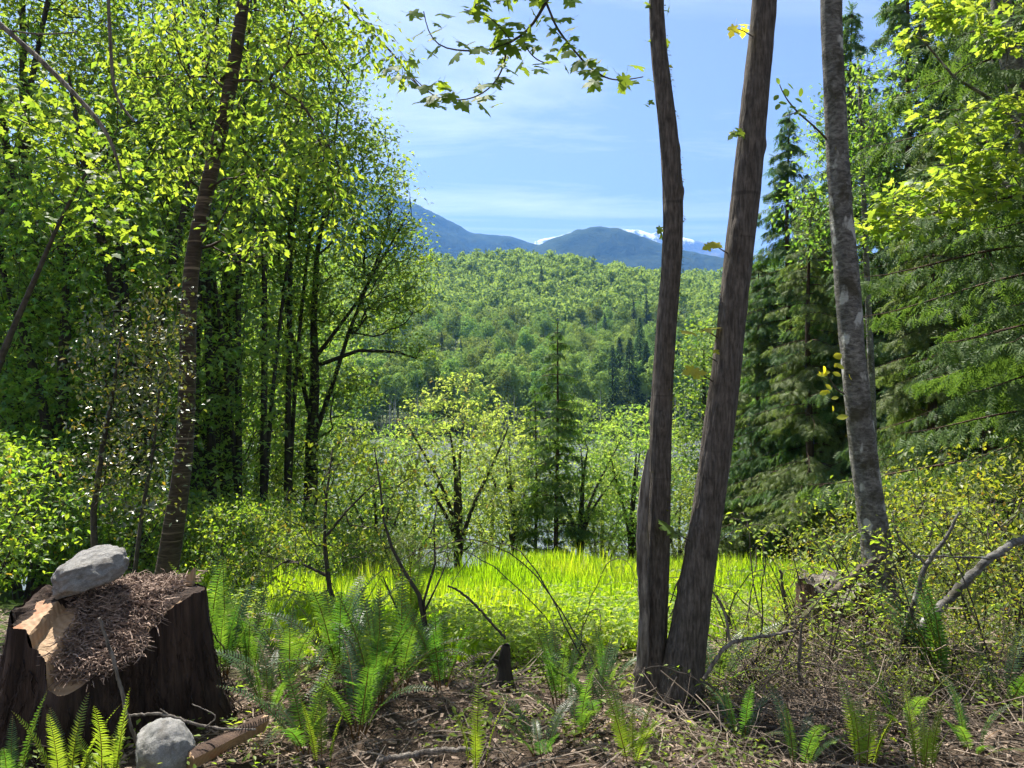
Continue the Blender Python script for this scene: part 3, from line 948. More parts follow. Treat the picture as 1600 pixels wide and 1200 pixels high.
    thing_tree('mossy_maple', tb, cb, M['bark_dark'], M['maple'], b, 'dark trunked maple with fanned limbs, standing at the left edge of the meadow')
    # cherry with horizontal banding, near
    Y = 7.4
    b = gnd(255, Y)
    pts, rad = px_line([(250, 960, 38), (262, 880, 32), (278, 795, 29), (290, 690, 26), (293, 590, 25), (294, 490, 24), (297, 410, 23), (318, 320, 23), (336, 240, 22), (356, 160, 21), (369, 80, 20), (381, 0, 18), (392, -110, 16), (400, -260, 13), (420, -450, 8)], Y, b)
    tb = MB(); p_, r_ = detailed_trunk(tb, pts, rad, 20, 120, .10, .03, .15)
    lim = [px_line([(345, 125, 6), (420, 127, 5, 7.2), (470, 160, 4, 7), (508, 215, 3, 6.9), (530, 262, 2, 6.8)], Y, b),
           px_line([(392, -110, 8), (480, -60, 6), (560, 30, 4), (610, 80, 3), (655, 135, 2)], Y, b),
           px_line([(385, -60, 7), (440, -20, 5), (500, 60, 4), (545, 130, 2)], Y, b),
           px_line([(352, 140, 5), (330, 120, 4), (270, 118, 3), (215, 122, 2)], Y, b),
           px_line([(372, 20, 5), (340, 40, 4), (300, 70, 3), (240, 100, 2)], Y, b),
           px_line([(400, -200, 8), (300, -160, 6), (200, -90, 4), (120, -20, 2)], Y, b)]
    tg = blobs([(470, 40, 7.2, 100, 60, .8, 110), (560, 60, 7.2, 45, 40, .5, 34), (440, 160, 7, 70, 60, .7, 60), (500, 260, 6.9, 50, 60, .6, 45), (300, 70, 7.3, 80, 60, .7, 70),
                (230, 130, 7.2, 60, 50, .6, 40), (400, 260, 7.2, 60, 70, .6, 45), (540, 350, 7, 40, 40, .5, 20), (270, 250, 7.4, 60, 70, .6, 50), (420, -130, 7.4, 160, 70, 1.2, 90), (620, 105, 7.1, 28, 26, .3, 12), (430, -480, 6.3, 300, 240, 1.7, 190), (850, -560, 7.4, 200, 130, 1.0, 100),  # two highest blobs: unseen crown foliage, added to shade the foreground
                (380, 370, 7.2, 50, 50, .5, 30), (330, 180, 7.2, 40, 60, .5, 25)], b)
    sk = skeleton([(p_[::4], r_[::4])] + [tuple(l) for l in lim], tg, .15, .1, .2)
    limbs(tb, sk, .0032, .5, 4, skip_trunk=True)
    cb = MB()
    k = R.poisson(7, len(tg)); idx = np.repeat(np.arange(len(tg)), k); m = len(idx)
    off = R.normal(0, .075, (m, 3)) * np.array([1, 1, .6])
    scatter(cb, DIAMOND, tg[idx] + off, unit(off * [1, 1, 0] + R.normal(0, .02, (m, 3))) * 1.0 + np.array([0, 0, -1.]) * R.uniform(.2, 1.3, (m, 1)), rand_ups(m, .5), .085 * R.uniform(.6, 1.2, m))
    e = thing_tree('cherry_tree', tb, cb, M['bark_cherry'], M['cherry'], b, 'near cherry tree with curved banded trunk and drooping leaves behind the stump')
    # leafless sapling leaning in from the left edge, and the bent dead branch hanging across the corner
    tb = MB()
    b = gnd(-60, 7.0)
    p1, r1 = px_line([(-60, 800, 11), (-5, 575, 10), (30, 490, 9), (58, 430, 8), (76, 385, 6), (105, 320, 5), (140, 260, 4), (165, 225, 3)], 7.0, b)
    p1, r1 = resample(p1, r1, 40); tube(tb, p1, r1, 8, rough=.05)
    tg = blobs([(130, 310, 7, 90, 110, .7, 60), (60, 180, 7, 80, 70, .6, 40)], b)
    limbs(tb, skeleton([(p1[::4], r1[::4])], tg, .2, .3, .2), .003, .5, 4, skip_trunk=True)
    cb = MB(); m = 620; idx = R.integers(0, len(tg), m); off = R.normal(0, .09, (m, 3))
    scatter(cb, MAPLE, tg[idx] + off, unit(off * [1, 1, 0]) + np.array([0, 0, -.5]), rand_ups(m, .5), .085 * R.uniform(.6, 1.2, m))
    thing_tree('maple_sapling', tb, cb, M['bark_twig'], M['maple_near'], b, 'thin maple sapling leaning in across the left picture edge')
    tb = MB()
    for l in ([(-30, 10, 9), (0, 38, 8), (60, 90, 8), (120, 150, 7), (160, 195, 7), (182, 240, 5), (190, 280, 3)], [(168, -30, 6), (172, 60, 6), (178, 150, 5), (185, 162, 5), (210, 190, 3)], [(0, 45, 3), (60, 55, 3), (120, 50, 2)]):
        p1, r1 = px_line(l, 6.4, np.zeros(3)); p1, r1 = resample(p1, r1, 26); tube(tb, p1, r1, 6, rough=.06)
    tag(obj('dead_branch', tb.mesh('dead_branch', [M['dead_grey']], True)), 'bent bare brown branch hanging across the top left foliage', 'branch')


left_grove()


# ------------------------------------------------------------------ the maples in the middle, near
def maple_leaf_hi(seed):
    """a single bigleaf maple leaf with toothed lobes and a curl"""
    rr = np.random.default_rng(seed)
    half = [(0, 0), (.10, -.07), (.20, -.16), (.30, -.13), (.40, -.14), (.36, -.02), (.28, .08), (.40, .10), (.52, .16), (.66, .18), (.64, .28), (.68, .40), (.54, .42), (.44, .46), (.30, .44),
            (.24, .50), (.34, .60), (.36, .72), (.24, .74), (.20, .86), (.10, .90), (0, 1.08)]
    ring = half + [(-x, y) for x, y in half[-2:0:-1]]
    V = [(0, .22, .0)]
    for x, y in ring:
        x *= 1 + rr.normal(0, .04); y += rr.normal(0, .012)
        V.append((x, y, -.22 * x * x - .16 * y * y + .05 * math.sin(6 * x + seed) * abs(x)))
    n = len(ring)
    mb = MB()
    mb.add(V, [(0, i, i % n + 1) for i in range(1, n + 1)])
    tube(mb, [(0, 0, 0), (0, -.3, .03), (.02, -.6, .12)], [.012, .010, .012], 3)
    return mb


LEAF_HI = [maple_leaf_hi(s).mesh('bigleaf_%d' % s, [M['maple_near']], True) for s in range(3)]
LEAF_YEL = [maple_leaf_hi(s + 5).mesh('bigleaf_yellow_%d' % s, [M['yellow_leaf']], True) for s in range(2)]


def put_leaf(parent, pos, tip, up, size, me):
    tip = unit(np.asarray(tip, float)); x = unit(np.cross(tip, np.asarray(up, float))); z = np.cross(x, tip)
    o = obj('leaf', me, parent)
    o.matrix_local = Matrix(((x[0] * size, tip[0] * size, z[0] * size, pos[0]), (x[1] * size, tip[1] * size, z[1] * size, pos[1]),
                             (x[2] * size, tip[2] * size, z[2] * size, pos[2]), (0, 0, 0, 1)))
    return o


def moss_on(parent, p_, r_, n, ang0, name):
    """short moss tufts standing off the bark, thicker on one side"""
    i = R.integers(0, len(p_), n); a = R.normal(0, ang0, n)
    o = np.stack([np.cos(a), -np.sin(a) * .9, np.zeros(n)], 1)
    cl = np.sin(i * .7) + np.sin(i * .23 + 1) + R.normal(0, .6, n) > .3
    i, a, o = i[cl], a[cl], o[cl]; n = len(i)
    cb = MB()
    scatter(cb, LANCE, p_[i] + o * (r_[i] * 1.0)[:, None] + R.normal(0, .004, (n, 3)), o + R.normal(0, .5, (n, 3)), rand_ups(n, 1), R.uniform(.008, .022, n))
    part('moss', cb.mesh(name, [M['moss']]), parent)['kind'] = 'stuff'


def middle_maples():
    Y = 3.95
    base = gnd(1022, Y)
    e = empty('split_maple', base)
    tag(e, 'curved maple trunk with a split grey slab on its side, left of the middle pair', 'tree')
    tb = MB()
    A = [(1016, 1120, 50), (1018, 1060, 43), (1022, 1000, 40), (1026, 880, 36), (1029, 800, 34), (1032, 700, 33), (1034, 600, 32), (1041, 500, 31), (1051, 400, 31), (1053, 310, 30), (1045, 200, 29), (1030, 100, 25), (1023, 0, 22), (1030, -140, 21), (1045, -320, 19), (1052, -600, 14), (1050, -900, 7)]
    pts, rad = px_line(A, Y, base)
    p_, r_ = detailed_trunk(tb, pts, rad * 1.03, 60, 330, .10, .03, .16, seed=2.0, scars=40, furrow=.09)
    part('trunk', tb.mesh('split_maple_trunk', [M['bark_brown']], True), e)
    moss_on(e, p_[52:], r_[52:], 1900, .9, 'split_maple_moss')
    tb = MB()       # grey dead slab clinging to the trunk
    pts, rad = px_line([(1004, 1040, 18), (1004, 950, 20), (1003, 860, 19), (1006, 780, 15), (1011, 720, 9), (1013, 702, 2)], Y - .08, base)
    detailed_trunk(tb, pts, rad, 16, 110, .6, .3, 0, seed=7)
    part('dead_slab', tb.mesh('dead_slab', [M['dead_grey']], True), e)
    # hanging branch across the sky
    Yb = 4.6
    lines = [[(1045, -320, 12, 3.95), (985, -190, 10, 4.3), (910, -80, 8), (853, 0, 6), (845, 20, 5), (825, 50, 4), (800, 65, 4), (770, 80, 3.4), (740, 80, 3), (700, 78, 2.4), (680, 72, 2), (668, 50, 2), (662, 18, 1.6)],
             [(853, 3, 4), (870, 45, 3.6), (890, 70, 3.2), (915, 100, 3), (945, 122, 2.6), (960, 126, 2.2), (985, 124, 2), (1005, 120, 1.6)],
             [(793, 69, 3), (788, 100, 3), (780, 120, 2.6), (766, 138, 2.4), (755, 146, 2.2), (730, 157, 2), (700, 156, 2), (680, 153, 1.8), (655, 130, 1.6), (632, 108, 1.4)],
             [(815, 56, 2.4), (825, 80, 2), (840, 95, 2), (858, 100, 1.6)],
             [(853, 0, 3), (830, -15, 3), (800, -20, 2.4), (770, -10, 2), (740, 10, 1.6)],
             [(800, 66, 2), (780, 40, 2), (760, 22, 1.6), (725, 15, 1.4)]]
    tb = MB(); nodes = []
    for k, l in enumerate(lines):
        pts, rad = px_line(l, Yb, base); q, r2 = resample(pts, rad, 40); tube(tb, q, r2, 5)
        nodes.append(q[14 if k == 0 else 4:])
    br = part('branch', tb.mesh('maple_branch', [M['bark_twig']], True), e)
    def leaves(par, q, n, sz, mes, sp=.05):
        for _ in range(n):
            p = q[int(R.integers(len(q)))] + R.normal(0, sp, 3) * [1, 1.2, .7]
            a = R.uniform(0, 6.28)
            put_leaf(par, p, (math.cos(a), .7 * math.sin(a) - .25, R.normal(-.45, .3)), (R.normal(0, .35), R.normal(-.75, .3), .9), sz * R.uniform(.5, 1.25), mes[int(R.integers(len(mes)))])
    for q, n in zip(nodes, (46, 32, 40, 14, 26, 18)):
        leaves(br, q, n, .095, LEAF_HI)
    for px, py, n, mes in ((1012, 12, 2, LEAF_HI), (1042, 12, 2, LEAF_HI), (1012, 66, 2, LEAF_HI), (1042, 64, 1, LEAF_HI), (1044, 104, 1, LEAF_YEL), (1014, 162, 3, LEAF_HI), (1033, 362, 2, LEAF_HI)):
        leaves(e, [P(px, py, Y) - base], n, .05, mes, .012)
    # unseen crown above the picture, added to shade the foreground, joined to the trunk
    ck = MB(); cl_ = MB()
    tg = ellipsoid_pts(300, np.array([1.3, 4.6, 9.2]) - base, (2.4, 1.7, 2.0), .3)
    limbs(ck, skeleton([(p_[::10], r_[::10])], tg, .25, .3, .3, min_clear=5.5), .005, .5, 4, skip_trunk=True)
    k = R.poisson(11, len(tg)); idx = np.repeat(np.arange(len(tg)), k); m = len(idx); off = R.normal(0, .2, (m, 3)) * [1, 1, .5]
    scatter(cl_, TRIDENT, tg[idx] + off, unit(off * [1, 1, 0]) + np.array([0, 0, -.4]), rand_ups(m, .4), .16 * R.uniform(.6, 1.2, m))
    part('limb', ck.mesh('split_maple_limbs', [M['bark_brown']], True), e)
    part('crown', cl_.mesh('split_maple_crown', [M['maple_near']]), e)['kind'] = 'stuff'
    Y2 = 3.85
    b2 = gnd(1075, Y2)
    f = empty('leaning_maple', b2)
    tag(f, 'straight brown maple trunk leaning right, thicker one of the middle pair', 'tree')
    tb = MB()
    B = [(1058, 1130, 78), (1066, 1060, 62), (1074, 1000, 54), (1091, 890, 49), (1106, 800, 47), (1119, 700, 46), (1132, 600, 45), (1143, 500, 44), (1154, 400, 43), (1166, 300, 42), (1175, 200, 41), (1186, 100, 39), (1195, 0, 37), (1205, -120, 34), (1225, -300, 29), (1250, -600, 20), (1270, -900, 8)]
    pts, rad = px_line(B, Y2, b2)
    p2, r2 = detailed_trunk(tb, pts, rad * 1.03, 72, 340, .07, .03, .14, seed=4.0, scars=46, furrow=.09)
    part('trunk', tb.mesh('leaning_maple_trunk', [M['bark_brown']], True), f)
    for px, py, dx, n, mes, sz in ((1163, 45, -18, 5, LEAF_YEL, .05), (1158, 205, -16, 4, LEAF_HI, .05), (1121, 382, -20, 3, LEAF_YEL, .06), (1106, 514, -22, 2, LEAF_YEL, .09), (1112, 556, -12, 1, LEAF_YEL, .03),
                                   (1098, 582, -20, 3, LEAF_YEL, .075), (1062, 832, -14, 2, LEAF_HI, .09)):
        c = P(px + dx * .6, py, Y2 - .05) - b2
        tw = MB()
        tube(tw, [P(px + 16, py + 14, Y2 - .03) - b2, P(px, py + 4, Y2 - .05) - b2, c], [.004, .003, .002], 4)
        leaves(f, [c], n, sz, mes, .016)
        part('twig', tw.mesh('maple_twig', [M['bark_twig']]), f)


middle_maples()


# ------------------------------------------------------------------ right side
def right_side():
    # lichen spotted alder
    Y = 5.0
    b = gnd(1385, Y)
    e = empty('lichen_alder', b); tag(e, 'grey alder trunk with white lichen patches right of the middle pair', 'tree')
    tb = MB()
    A = [(1392, 1100, 64), (1385, 1000, 54), (1376, 900, 46), (1366, 830, 43), (1352, 740, 40), (1343, 660, 38), (1333, 560, 37), (1325, 460, 36), (1318, 380, 35), (1313, 300, 34), (1305, 200, 33), (1302, 100, 32), (1298, 0, 30), (1296, -150, 27), (1300, -400, 20), (1310, -700, 8)]
    pts, rad = px_line(A, Y, b)
    pa, ra = detailed_trunk(tb, pts, rad, 28, 180, .09, .05, .12, seed=12, scars=30)
    moss_on(e, pa[20:], ra[20:], 1300, 2.2, 'lichen_alder_moss')
    part('trunk', tb.mesh('lichen_alder_trunk', [M['bark_alder']], True), e)
    tw, lv = MB(), MB()
    spr = [[(1296, 222, 4), (1270, 195, 3), (1245, 175, 3), (1225, 150, 2), (1218, 132, 1.4)], [(1245, 175, 2), (1232, 180, 1.6), (1222, 183, 1.2)], [(1330, 620, 3), (1308, 610, 3), (1295, 590, 2), (1290, 575, 2)]]
    for grp in (spr[:2], spr[2:]):
        tw = MB()
        for l in grp:
            q, r2 = resample(*px_line(l, Y, b), 14); tube(tw, q, r2, 4)
        part('twig', tw.mesh('alder_twig', [M['bark_twig']]), e)
    ov = MB(); ov.add([(0, 0, 0), (.2, .2, .02), (.3, .5, .03), (.2, .8, 0), (0, 1, -.05), (-.2, .8, 0), (-.3, .5, .03), (-.2, .2, .02), (0, .5, -.04)], [(8, i, (i + 1) % 8) for i in range(8)])
    om = ov.mesh('alder_leaf', [M['shrub']], True); ov2 = ov.mesh('alder_leaf_yellow', [M['yellow_leaf']], True)
    for px, py in ((1218, 132), (1226, 138), (1240, 140), (1216, 148), (1218, 162), (1230, 162), (1244, 168), (1254, 160), (1240, 180), (1262, 178), (1275, 190), (1222, 183), (1250, 152)):
        a = R.uniform(0, 6.28)
        put_leaf(e, P(px, py, Y) - b, (math.cos(a), -.3, math.sin(a) * .8), (R.normal(0, .5), -.9, .6), R.uniform(.045, .075), om)
    for _ in range(16):
        a = R.uniform(0, 6.28)
        put_leaf(e, P(1300 + R.normal(0, 14), 600 + R.normal(0, 22), Y - .05) - b, (math.cos(a), -.3, math.sin(a) * .6 - .2), (R.normal(0, .5), -.9, .6), R.uniform(.04, .08), ov2)

    # conifers behind
    t1, c1 = conifer_mesh(21, 4.1, 3.2, None, 1.15, .36, .55, .12, 1.0, .24, hang=.8)
    t2, c2 = conifer_mesh(14.5, 3.0, 2.2, None, 1.25, .32, .5, .10, 1.0, .19, hang=.7)
    c2mat = M['cedar_pale']
    g = 'conifers at the right of the meadow'
    A_ = [(1232, 30, .92, 'a', 'tall dark conifer behind the lichen spotted trunk'), (1330, 27, .98, 'a', 'drooping dark conifer right of the lichen spotted trunk'), (1420, 24, 1.0, 'a', 'very tall shaggy conifer cut off by the top right of the picture'),
          (1500, 28, 1.1, 'a', 'tall dark conifer behind the bright maple sprays'), (1600, 22, 1.05, 'a', 'big dark conifer on the right picture edge'), (1185, 31, .98, 'b', 'pale drooping hemlock just right of the middle pair of trunks'), (1265, 25.5, .92, 'b', 'pale hemlock with sunlit hanging boughs left of the lichen spotted trunk'),
          (1148, 38, .98, 'b', 'slim conifer partly hidden behind the leaning maple trunk'), (1700, 30, 1.1, 'a', 'dark conifer beyond the right picture edge'), (1380, 35, 1.1, 'a', 'dark conifer at the back of the right hand group'), (1290, 33, .85, 'a', 'dark conifer filling the gap behind the lichen spotted trunk'), (1215, 36, .8, 'b', 'pale conifer at the back left of the right hand group'),
          (1545, 17, .72, 'a', 'middle sized conifer in front of the tall dark ones at the right'), (1455, 19, .8, 'b', 'pale drooping hemlock in front of the very tall shaggy conifer')]
    first = {}
    for px, Y, s, k, lab in A_:
        rz = float(R.uniform(0, 6.28))
        if k not in first:
            tb, cb = (t1, c1) if k == 'a' else (t2, c2)
            first[k] = thing_tree('drooping_conifer', tb, cb, M['bark_cedar'], M['cedar'] if k == 'a' else c2mat, gnd(px, Y), lab, group=g, rz=rz, scale=s)
        else:
            c = copy_tree(first[k], gnd(px, Y), rz, s); c['label'] = lab
    # near cedar with feathery boughs reaching in from the right
    tb, cb = conifer_mesh(12.5, 3.1, .6, None, 2.1, .21, .42, .10, 1.1, .2, tw=.36, hang=.75, power=.5)
    thing_tree('near_cedar', tb, cb, M['bark_cedar'], M['cedar'], gnd(1730, 8.6), 'near cedar with feathery dark boughs reaching in at the right edge')
    # maple with glowing leaf sprays
    Y = 8.2
    b = gnd(1680, Y)
    m1 = px_line([(1690, 1000, 40), (1660, 600, 36), (1630, 330, 34), (1602, 200, 32), (1578, 90, 30), (1560, 0, 28), (1545, -140, 22), (1540, -300, 14)], Y, b)
    tb = MB(); p_, r_ = detailed_trunk(tb, m1[0], m1[1], 18, 100, .1, .04, .1, seed=3)
    l2 = px_line([(1630, 330, 9), (1580, 290, 7), (1520, 270, 5), (1470, 290, 4), (1400, 340, 3)], Y - .6, b)
    l3 = px_line([(1600, 200, 8), (1540, 150, 6), (1490, 120, 4), (1440, 60, 3)], Y - .4, b)
    tg = blobs([(1545, 255, 7.4, 55, 28, .4, 34), (1490, 215, 7.3, 40, 26, .3, 16), (1450, 290, 7.3, 60, 26, .4, 26), (1400, 335, 7.3, 50, 26, .3, 20), (1520, 320, 7.3, 70, 26, .4, 26), (1570, 170, 7.5, 40, 40, .3, 20), (1360, 350, 7.4, 30, 20, .3, 10),
                (1480, 20, 7.5, 80, 26, .4, 26), (1580, 40, 7.5, 50, 40, .4, 20), (1440, 50, 7.5, 40, 30, .3, 10), (1460, 175, 7.4, 20, 14, .2, 5), (1580, 300, 7.3, 30, 40, .4, 12)], b)
    limbs(tb, skeleton([(p_[::4], r_[::4]), tuple(l2), tuple(l3)], tg, .2, .3, .2), .003, .5, 4, skip_trunk=True)
    cb = MB(); k = R.poisson(6, len(tg)); idx = np.repeat(np.arange(len(tg)), k); m = len(idx); off = R.normal(0, .08, (m, 3)) * [1, 1, .5]
    scatter(cb, MAPLE, tg[idx] + off, unit(off * [1, 1, 0]) + np.array([0, 0, -1.]) * R.normal(.35, .3, (m, 1)), rand_ups(m, .4), .095 * R.uniform(.6, 1.2, m))
    thing_tree('bright_maple', tb, cb, M['bark_alder'], M['maple_glow'], b, 'maple with glowing yellow green leaf sprays at the upper right')
    # slim young alder behind the lichen trunk
    Y = 15
    b = gnd(1365, Y)
    tr = px_line([(1370, 900, 12), (1362, 600, 11), (1352, 380, 9), (1345, 200, 6), (1340, 90, 3)], Y, b)
    tg = blobs([(1310, 200, Y, 50, 90, 1.2, 110), (1360, 180, Y, 60, 100, 1.2, 120), (1270, 320, Y, 45, 60, 1.0, 60), (1360, 330, Y, 60, 70, 1.2, 70), (1300, 380, Y, 50, 40, 1.0, 40)], b)
    tb, cb = broad_mesh([tuple(tr)], tg, 8, .16, .11, DIAMOND, .2, .7, .005)
    thing_tree('young_alder', tb, cb, M['bark_alder'], M['maple'], b, 'slim young alder with scattered light leaves behind the lichen spotted trunk')
    # sunlit maple on the bank between the two middle trunks
    Y = 36
    b = gnd(1095, Y)
    tr = wavy(13, (.3, .2), r0=.22)
    tg = ellipsoid_pts(330, (0, 0, 8.6), (1.8, 2.0, 6.2), .4)
    tb, cb = broad_mesh([tr], tg, 14, .34, .22, TRIDENT, .25, .6, .009)
    thing_tree('bank_maple', tb, cb, M['bark_dark'], M['maple'], b, 'sunlit green maple on the bank between the two middle trunks')


right_side()


# ------------------------------------------------------------------ meadow edge trees
def edge_trees():
    def open_maple(h, r, zc, nt_, lp, mat):
        tr = [wavy(h * .75, (R.normal(0, .3), 0), r0=.13, r1=.02)]
        for k in range(4):
            a = R.uniform(0, 6.28)
            tr.append(wavy(h * R.uniform(.45, .65), (math.cos(a) * r * .7, math.sin(a) * r * .7), r0=.07, r1=.015, start=(0, 0, R.uniform(.4, 1.4))))
        tg = ellipsoid_pts(nt_, (0, 0, zc), (r, r, h - zc), .45)
        tg = tg[tg[:, 2] > .9]
        return broad_mesh(tr, tg, lp, .19, .145, TRIDENT, .2, .5, .006, cluster_flat=.45)
    t1, c1 = open_maple(6.9, 2.3, 3.9, 420, 12, None)
    e = thing_tree('young_maple', t1, c1, M['bark_dark'], M['young_maple'], gnd(718, 24.5), 'pale yellow leaved young maple at the centre of the meadow edge')
    g = 'young maples on the meadow edge'
    e['group'] = g
    for px, Y, s, lab in ((905, 25.5, .86, 'small maple with bare dark stems just right of the slim fir'), (985, 27, .9, 'yellow green maple left of the split trunk'), (805, 28, .95, 'light green young maple between the pale maple and the slim fir'), (1060, 29, .7, 'young maple seen between the two middle trunks'), (590, 29, .9, 'young maple left of the pale central maple'),
                           (648, 33, 1.22, 'maple on the bank behind the left side of the pale central maple'), (765, 35, 1.15, 'maple on the bank right behind the pale central maple'), (938, 34, 1.05, 'maple on the bank behind the small dark stemmed maple'),
                           (1005, 35, 1.35, 'yellow green maple on the bank just left of the split trunk'), (545, 34, 1.25, 'maple on the bank behind the twiggy yellow shrub'), (1150, 34, .8, 'small maple on the bank right of the leaning trunk')):
        c = copy_tree(e, gnd(px, Y), float(R.uniform(0, 6)), s); c['label'] = lab
        for ch in c.children:
            if ch.name.startswith('crown'):
                ch.material_slots[0].link = 'OBJECT'; ch.material_slots[0].material = M['edge_maple']
    tb, cb = conifer_mesh(8.3, 1.8, .8, None, 1.2, .26, .35, .1, .9, .075, tw=.34, hang=.6, power=.75)
    thing_tree('slim_fir', tb, cb, M['bark_cedar'], M['cedar'], gnd(870, 25), 'slim see through fir rising in the middle of the meadow edge', rz=1.0)
    tb, cb = conifer_mesh(6.6, 1.3, .8, None, 1.05, .24, .35, .1, .9, .06, tw=.34, hang=.6)
    thing_tree('slim_fir', tb, cb, M['bark_cedar'], M['cedar'], gnd(836, 27), 'shorter fir close left of the slim central fir')
    # willows and low bushes along the drop to the river
    def bush(h, r, nt_, lp, size, tm, mat_tip=.004, spread=.13):
        tr = []
        for k in range(5):
            a = R.uniform(0, 6.28)
            tr.append(wavy(h * R.uniform(.6, .9), (math.cos(a) * r * .6, math.sin(a) * r * .6), 9, .05, .02, .004, (R.normal(0, .06), R.normal(0, .06), -.1)))
        tg = ellipsoid_pts(nt_, (0, 0, h * .55), (r, r, h * .5), .35); tg = tg[tg[:, 2] > .1]
        tr[0][0][0] = (0, 0, -.15)
        return broad_mesh(tr, tg, lp, spread, size, tm, .2, .4, mat_tip, .3, 4)
    t, c = bush(2.4, 1.3, 170, 14, .10, LANCE)
    w = None
    for px, Y, s, lab in ((640, 25.5, .85, 'soft grey green willow bush left of the pale maple trunk'), (690, 27, .7, 'grey green willow bush behind the pale maple trunk'), (600, 26, .8, 'willow bush at the left end of the meadow edge'), (768, 26, .5, 'low willow bush right of the pale maple trunk'), (945, 26, .55, 'low willow bush under the small dark stemmed maple'), (1075, 26, .6, 'willow bush between the middle trunks at the meadow edge')):
        if w is None: w = thing_tree('willow_bush', t, c, M['bark_twig'], M['willow'], gnd(px, Y), lab, 'bush', 'willow bushes along the meadow edge', crown='foliage', trunk='stem', scale=s)
        else:
            q = copy_tree(w, gnd(px, Y), float(R.uniform(0, 6)), s); q['label'] = lab
    # understory shrubs under the grove: many alike
    t, c = bush(2.2, 1.15, 200, 15, .095, DIAMOND)
    u = None
    lab = 'leafy green shrub in the tangled undergrowth below the grove'
    spots = [(-40, 7.2, .8), (30, 9, .8), (110, 10, .75), (190, 9.5, .65), (-20, 11, 1), (70, 13, 1), (160, 13.5, .95), (240, 12, .75), (290, 15, .9), (360, 14, .85), (420, 16, .8), (460, 18.5, .8), (340, 18, 1), (200, 17, 1.1), (100, 18, 1.1), (0, 18, 1.1),
             (270, 20, 1.1), (400, 21, 1.0), (520, 22, .8), (560, 24.5, .9), (450, 24, 1), (-90, 9, 1), (440, 10, .6), (520, 12, .6), (385, 9, .55), (475, 8.6, .4), (560, 15, .6), (330, 10.5, .7)]
    for px, Y, s in spots:
        if u is None: u = thing_tree('understory_shrub', t, c, M['bark_twig'], M['shrub'], gnd(px, Y), lab, 'shrub', 'undergrowth shrubs below the grove', crown='foliage', trunk='stem', scale=s)
        else: copy_tree(u, gnd(px, Y), float(R.uniform(0, 6)), float(s * R.uniform(.9, 1.1)))
    # undergrowth right
    lab = 'leafy yellow green shrub in the thicket under the right hand conifers'
    v = None
    t2_, c2_ = bush(1.9, 1.0, 110, 8, .075, DIAMOND, .0035, .11)
    for px, Y, s in ((1500, 7.2, .85), (1580, 6.5, .8), (1440, 8, .8), (1545, 9, 1), (1640, 8, 1), (1415, 10.5, .8), (1480, 11, 1), (1560, 12, 1.1), (1400, 14, .8), (1340, 16, .7), (1620, 5.6, .7), (1460, 5.6, .6), (1335, 5.6, .55), (1290, 6.6, .5), (1412, 4.7, .42), (1250, 5.2, .33), (1150, 5.0, .3), (1320, 4.2, .26), (1230, 4.1, .22), (1440, 4.3, .34), (1530, 4.5, .4), (1600, 4.2, .42), (1560, 3.6, .25), (1180, 3.9, .2), (1400, 3.5, .2), (1480, 3.8, .24)):
        if v is None: v = thing_tree('thicket_shrub', t2_, c2_, M['bark_twig'], M['yellow_shrub'], gnd(px, Y), lab, 'shrub', 'thicket shrubs at the right', crown='foliage', trunk='stem', scale=s)
        else:
            q = copy_tree(v, gnd(px, Y), float(R.uniform(0, 6)), float(s))
            if Y < 5.3: tag(q, 'low leafy sprig growing up through the brush heaps at the right', 'shrub', 'low leafy sprigs in the brush heaps')
    # glossy leaved young tree left
    Y = 6.6
    b = gnd(175, Y)
    tr = [px_line([(150, 950, 12), (146, 800, 11), (160, 700, 9), (175, 620, 7), (190, 520, 4)], Y, b), px_line([(210, 900, 8), (222, 800, 7), (240, 700, 5), (250, 600, 3)], Y, b)]
    tg = blobs([(200, 560, Y, 80, 100, .6, 120), (240, 640, Y, 55, 130, .5, 90), (165, 700, Y, 50, 80, .5, 60), (210, 780, Y, 60, 60, .5, 45), (255, 480, Y, 35, 60, .4, 30)], b)
    tb, cb = broad_mesh([tuple(x) for x in tr], tg, 10, .085, .055, DIAMOND, .2, .4, .0028, .2, 4, step=.15)
    thing_tree('glossy_shrub', tb, cb, M['bark_twig'], M['glossy'], b, 'tall shrub with shiny whitish leaves and yellow leaves left of the cherry trunk', 'shrub', crown='foliage', trunk='stem')
    # yellow leaved twiggy shrub in the middle left, and its dark stemmed neighbour
    Y = 6.0
    b = gnd(530, Y)
    tr = [px_line([(535, 975, 9), (515, 920, 8), (507, 850, 7), (510, 780, 5), (520, 700, 3)], Y, b), px_line([(512, 900, 6), (470, 880, 4), (420, 870, 3)], Y, b), px_line([(508, 840, 5), (540, 800, 4), (580, 760, 2)], Y, b)]
    tg = blobs([(430, 860, Y, 60, 50, .5, 60), (480, 800, Y, 50, 50, .5, 45), (540, 720, Y, 50, 60, .5, 45), (610, 760, Y, 50, 60, .5, 40), (560, 850, Y, 45, 40, .4, 26), (650, 720, Y, 40, 40, .4, 20), (440, 940, Y, 60, 30, .4, 26)], b)
    tb, cb = broad_mesh([tuple(x) for x in tr], tg, 7, .09, .052, DIAMOND, .2, .2, .0025, .3, 4, step=.15)
    thing_tree('yellow_shrub', tb, cb, M['bark_twig'], M['yellow_shrub'], b, 'twiggy yellow green shrub with a dark bent stem left of the meadow', 'shrub', crown='foliage', trunk='stem')
    Y = 4.5
    b = gnd(672, Y)
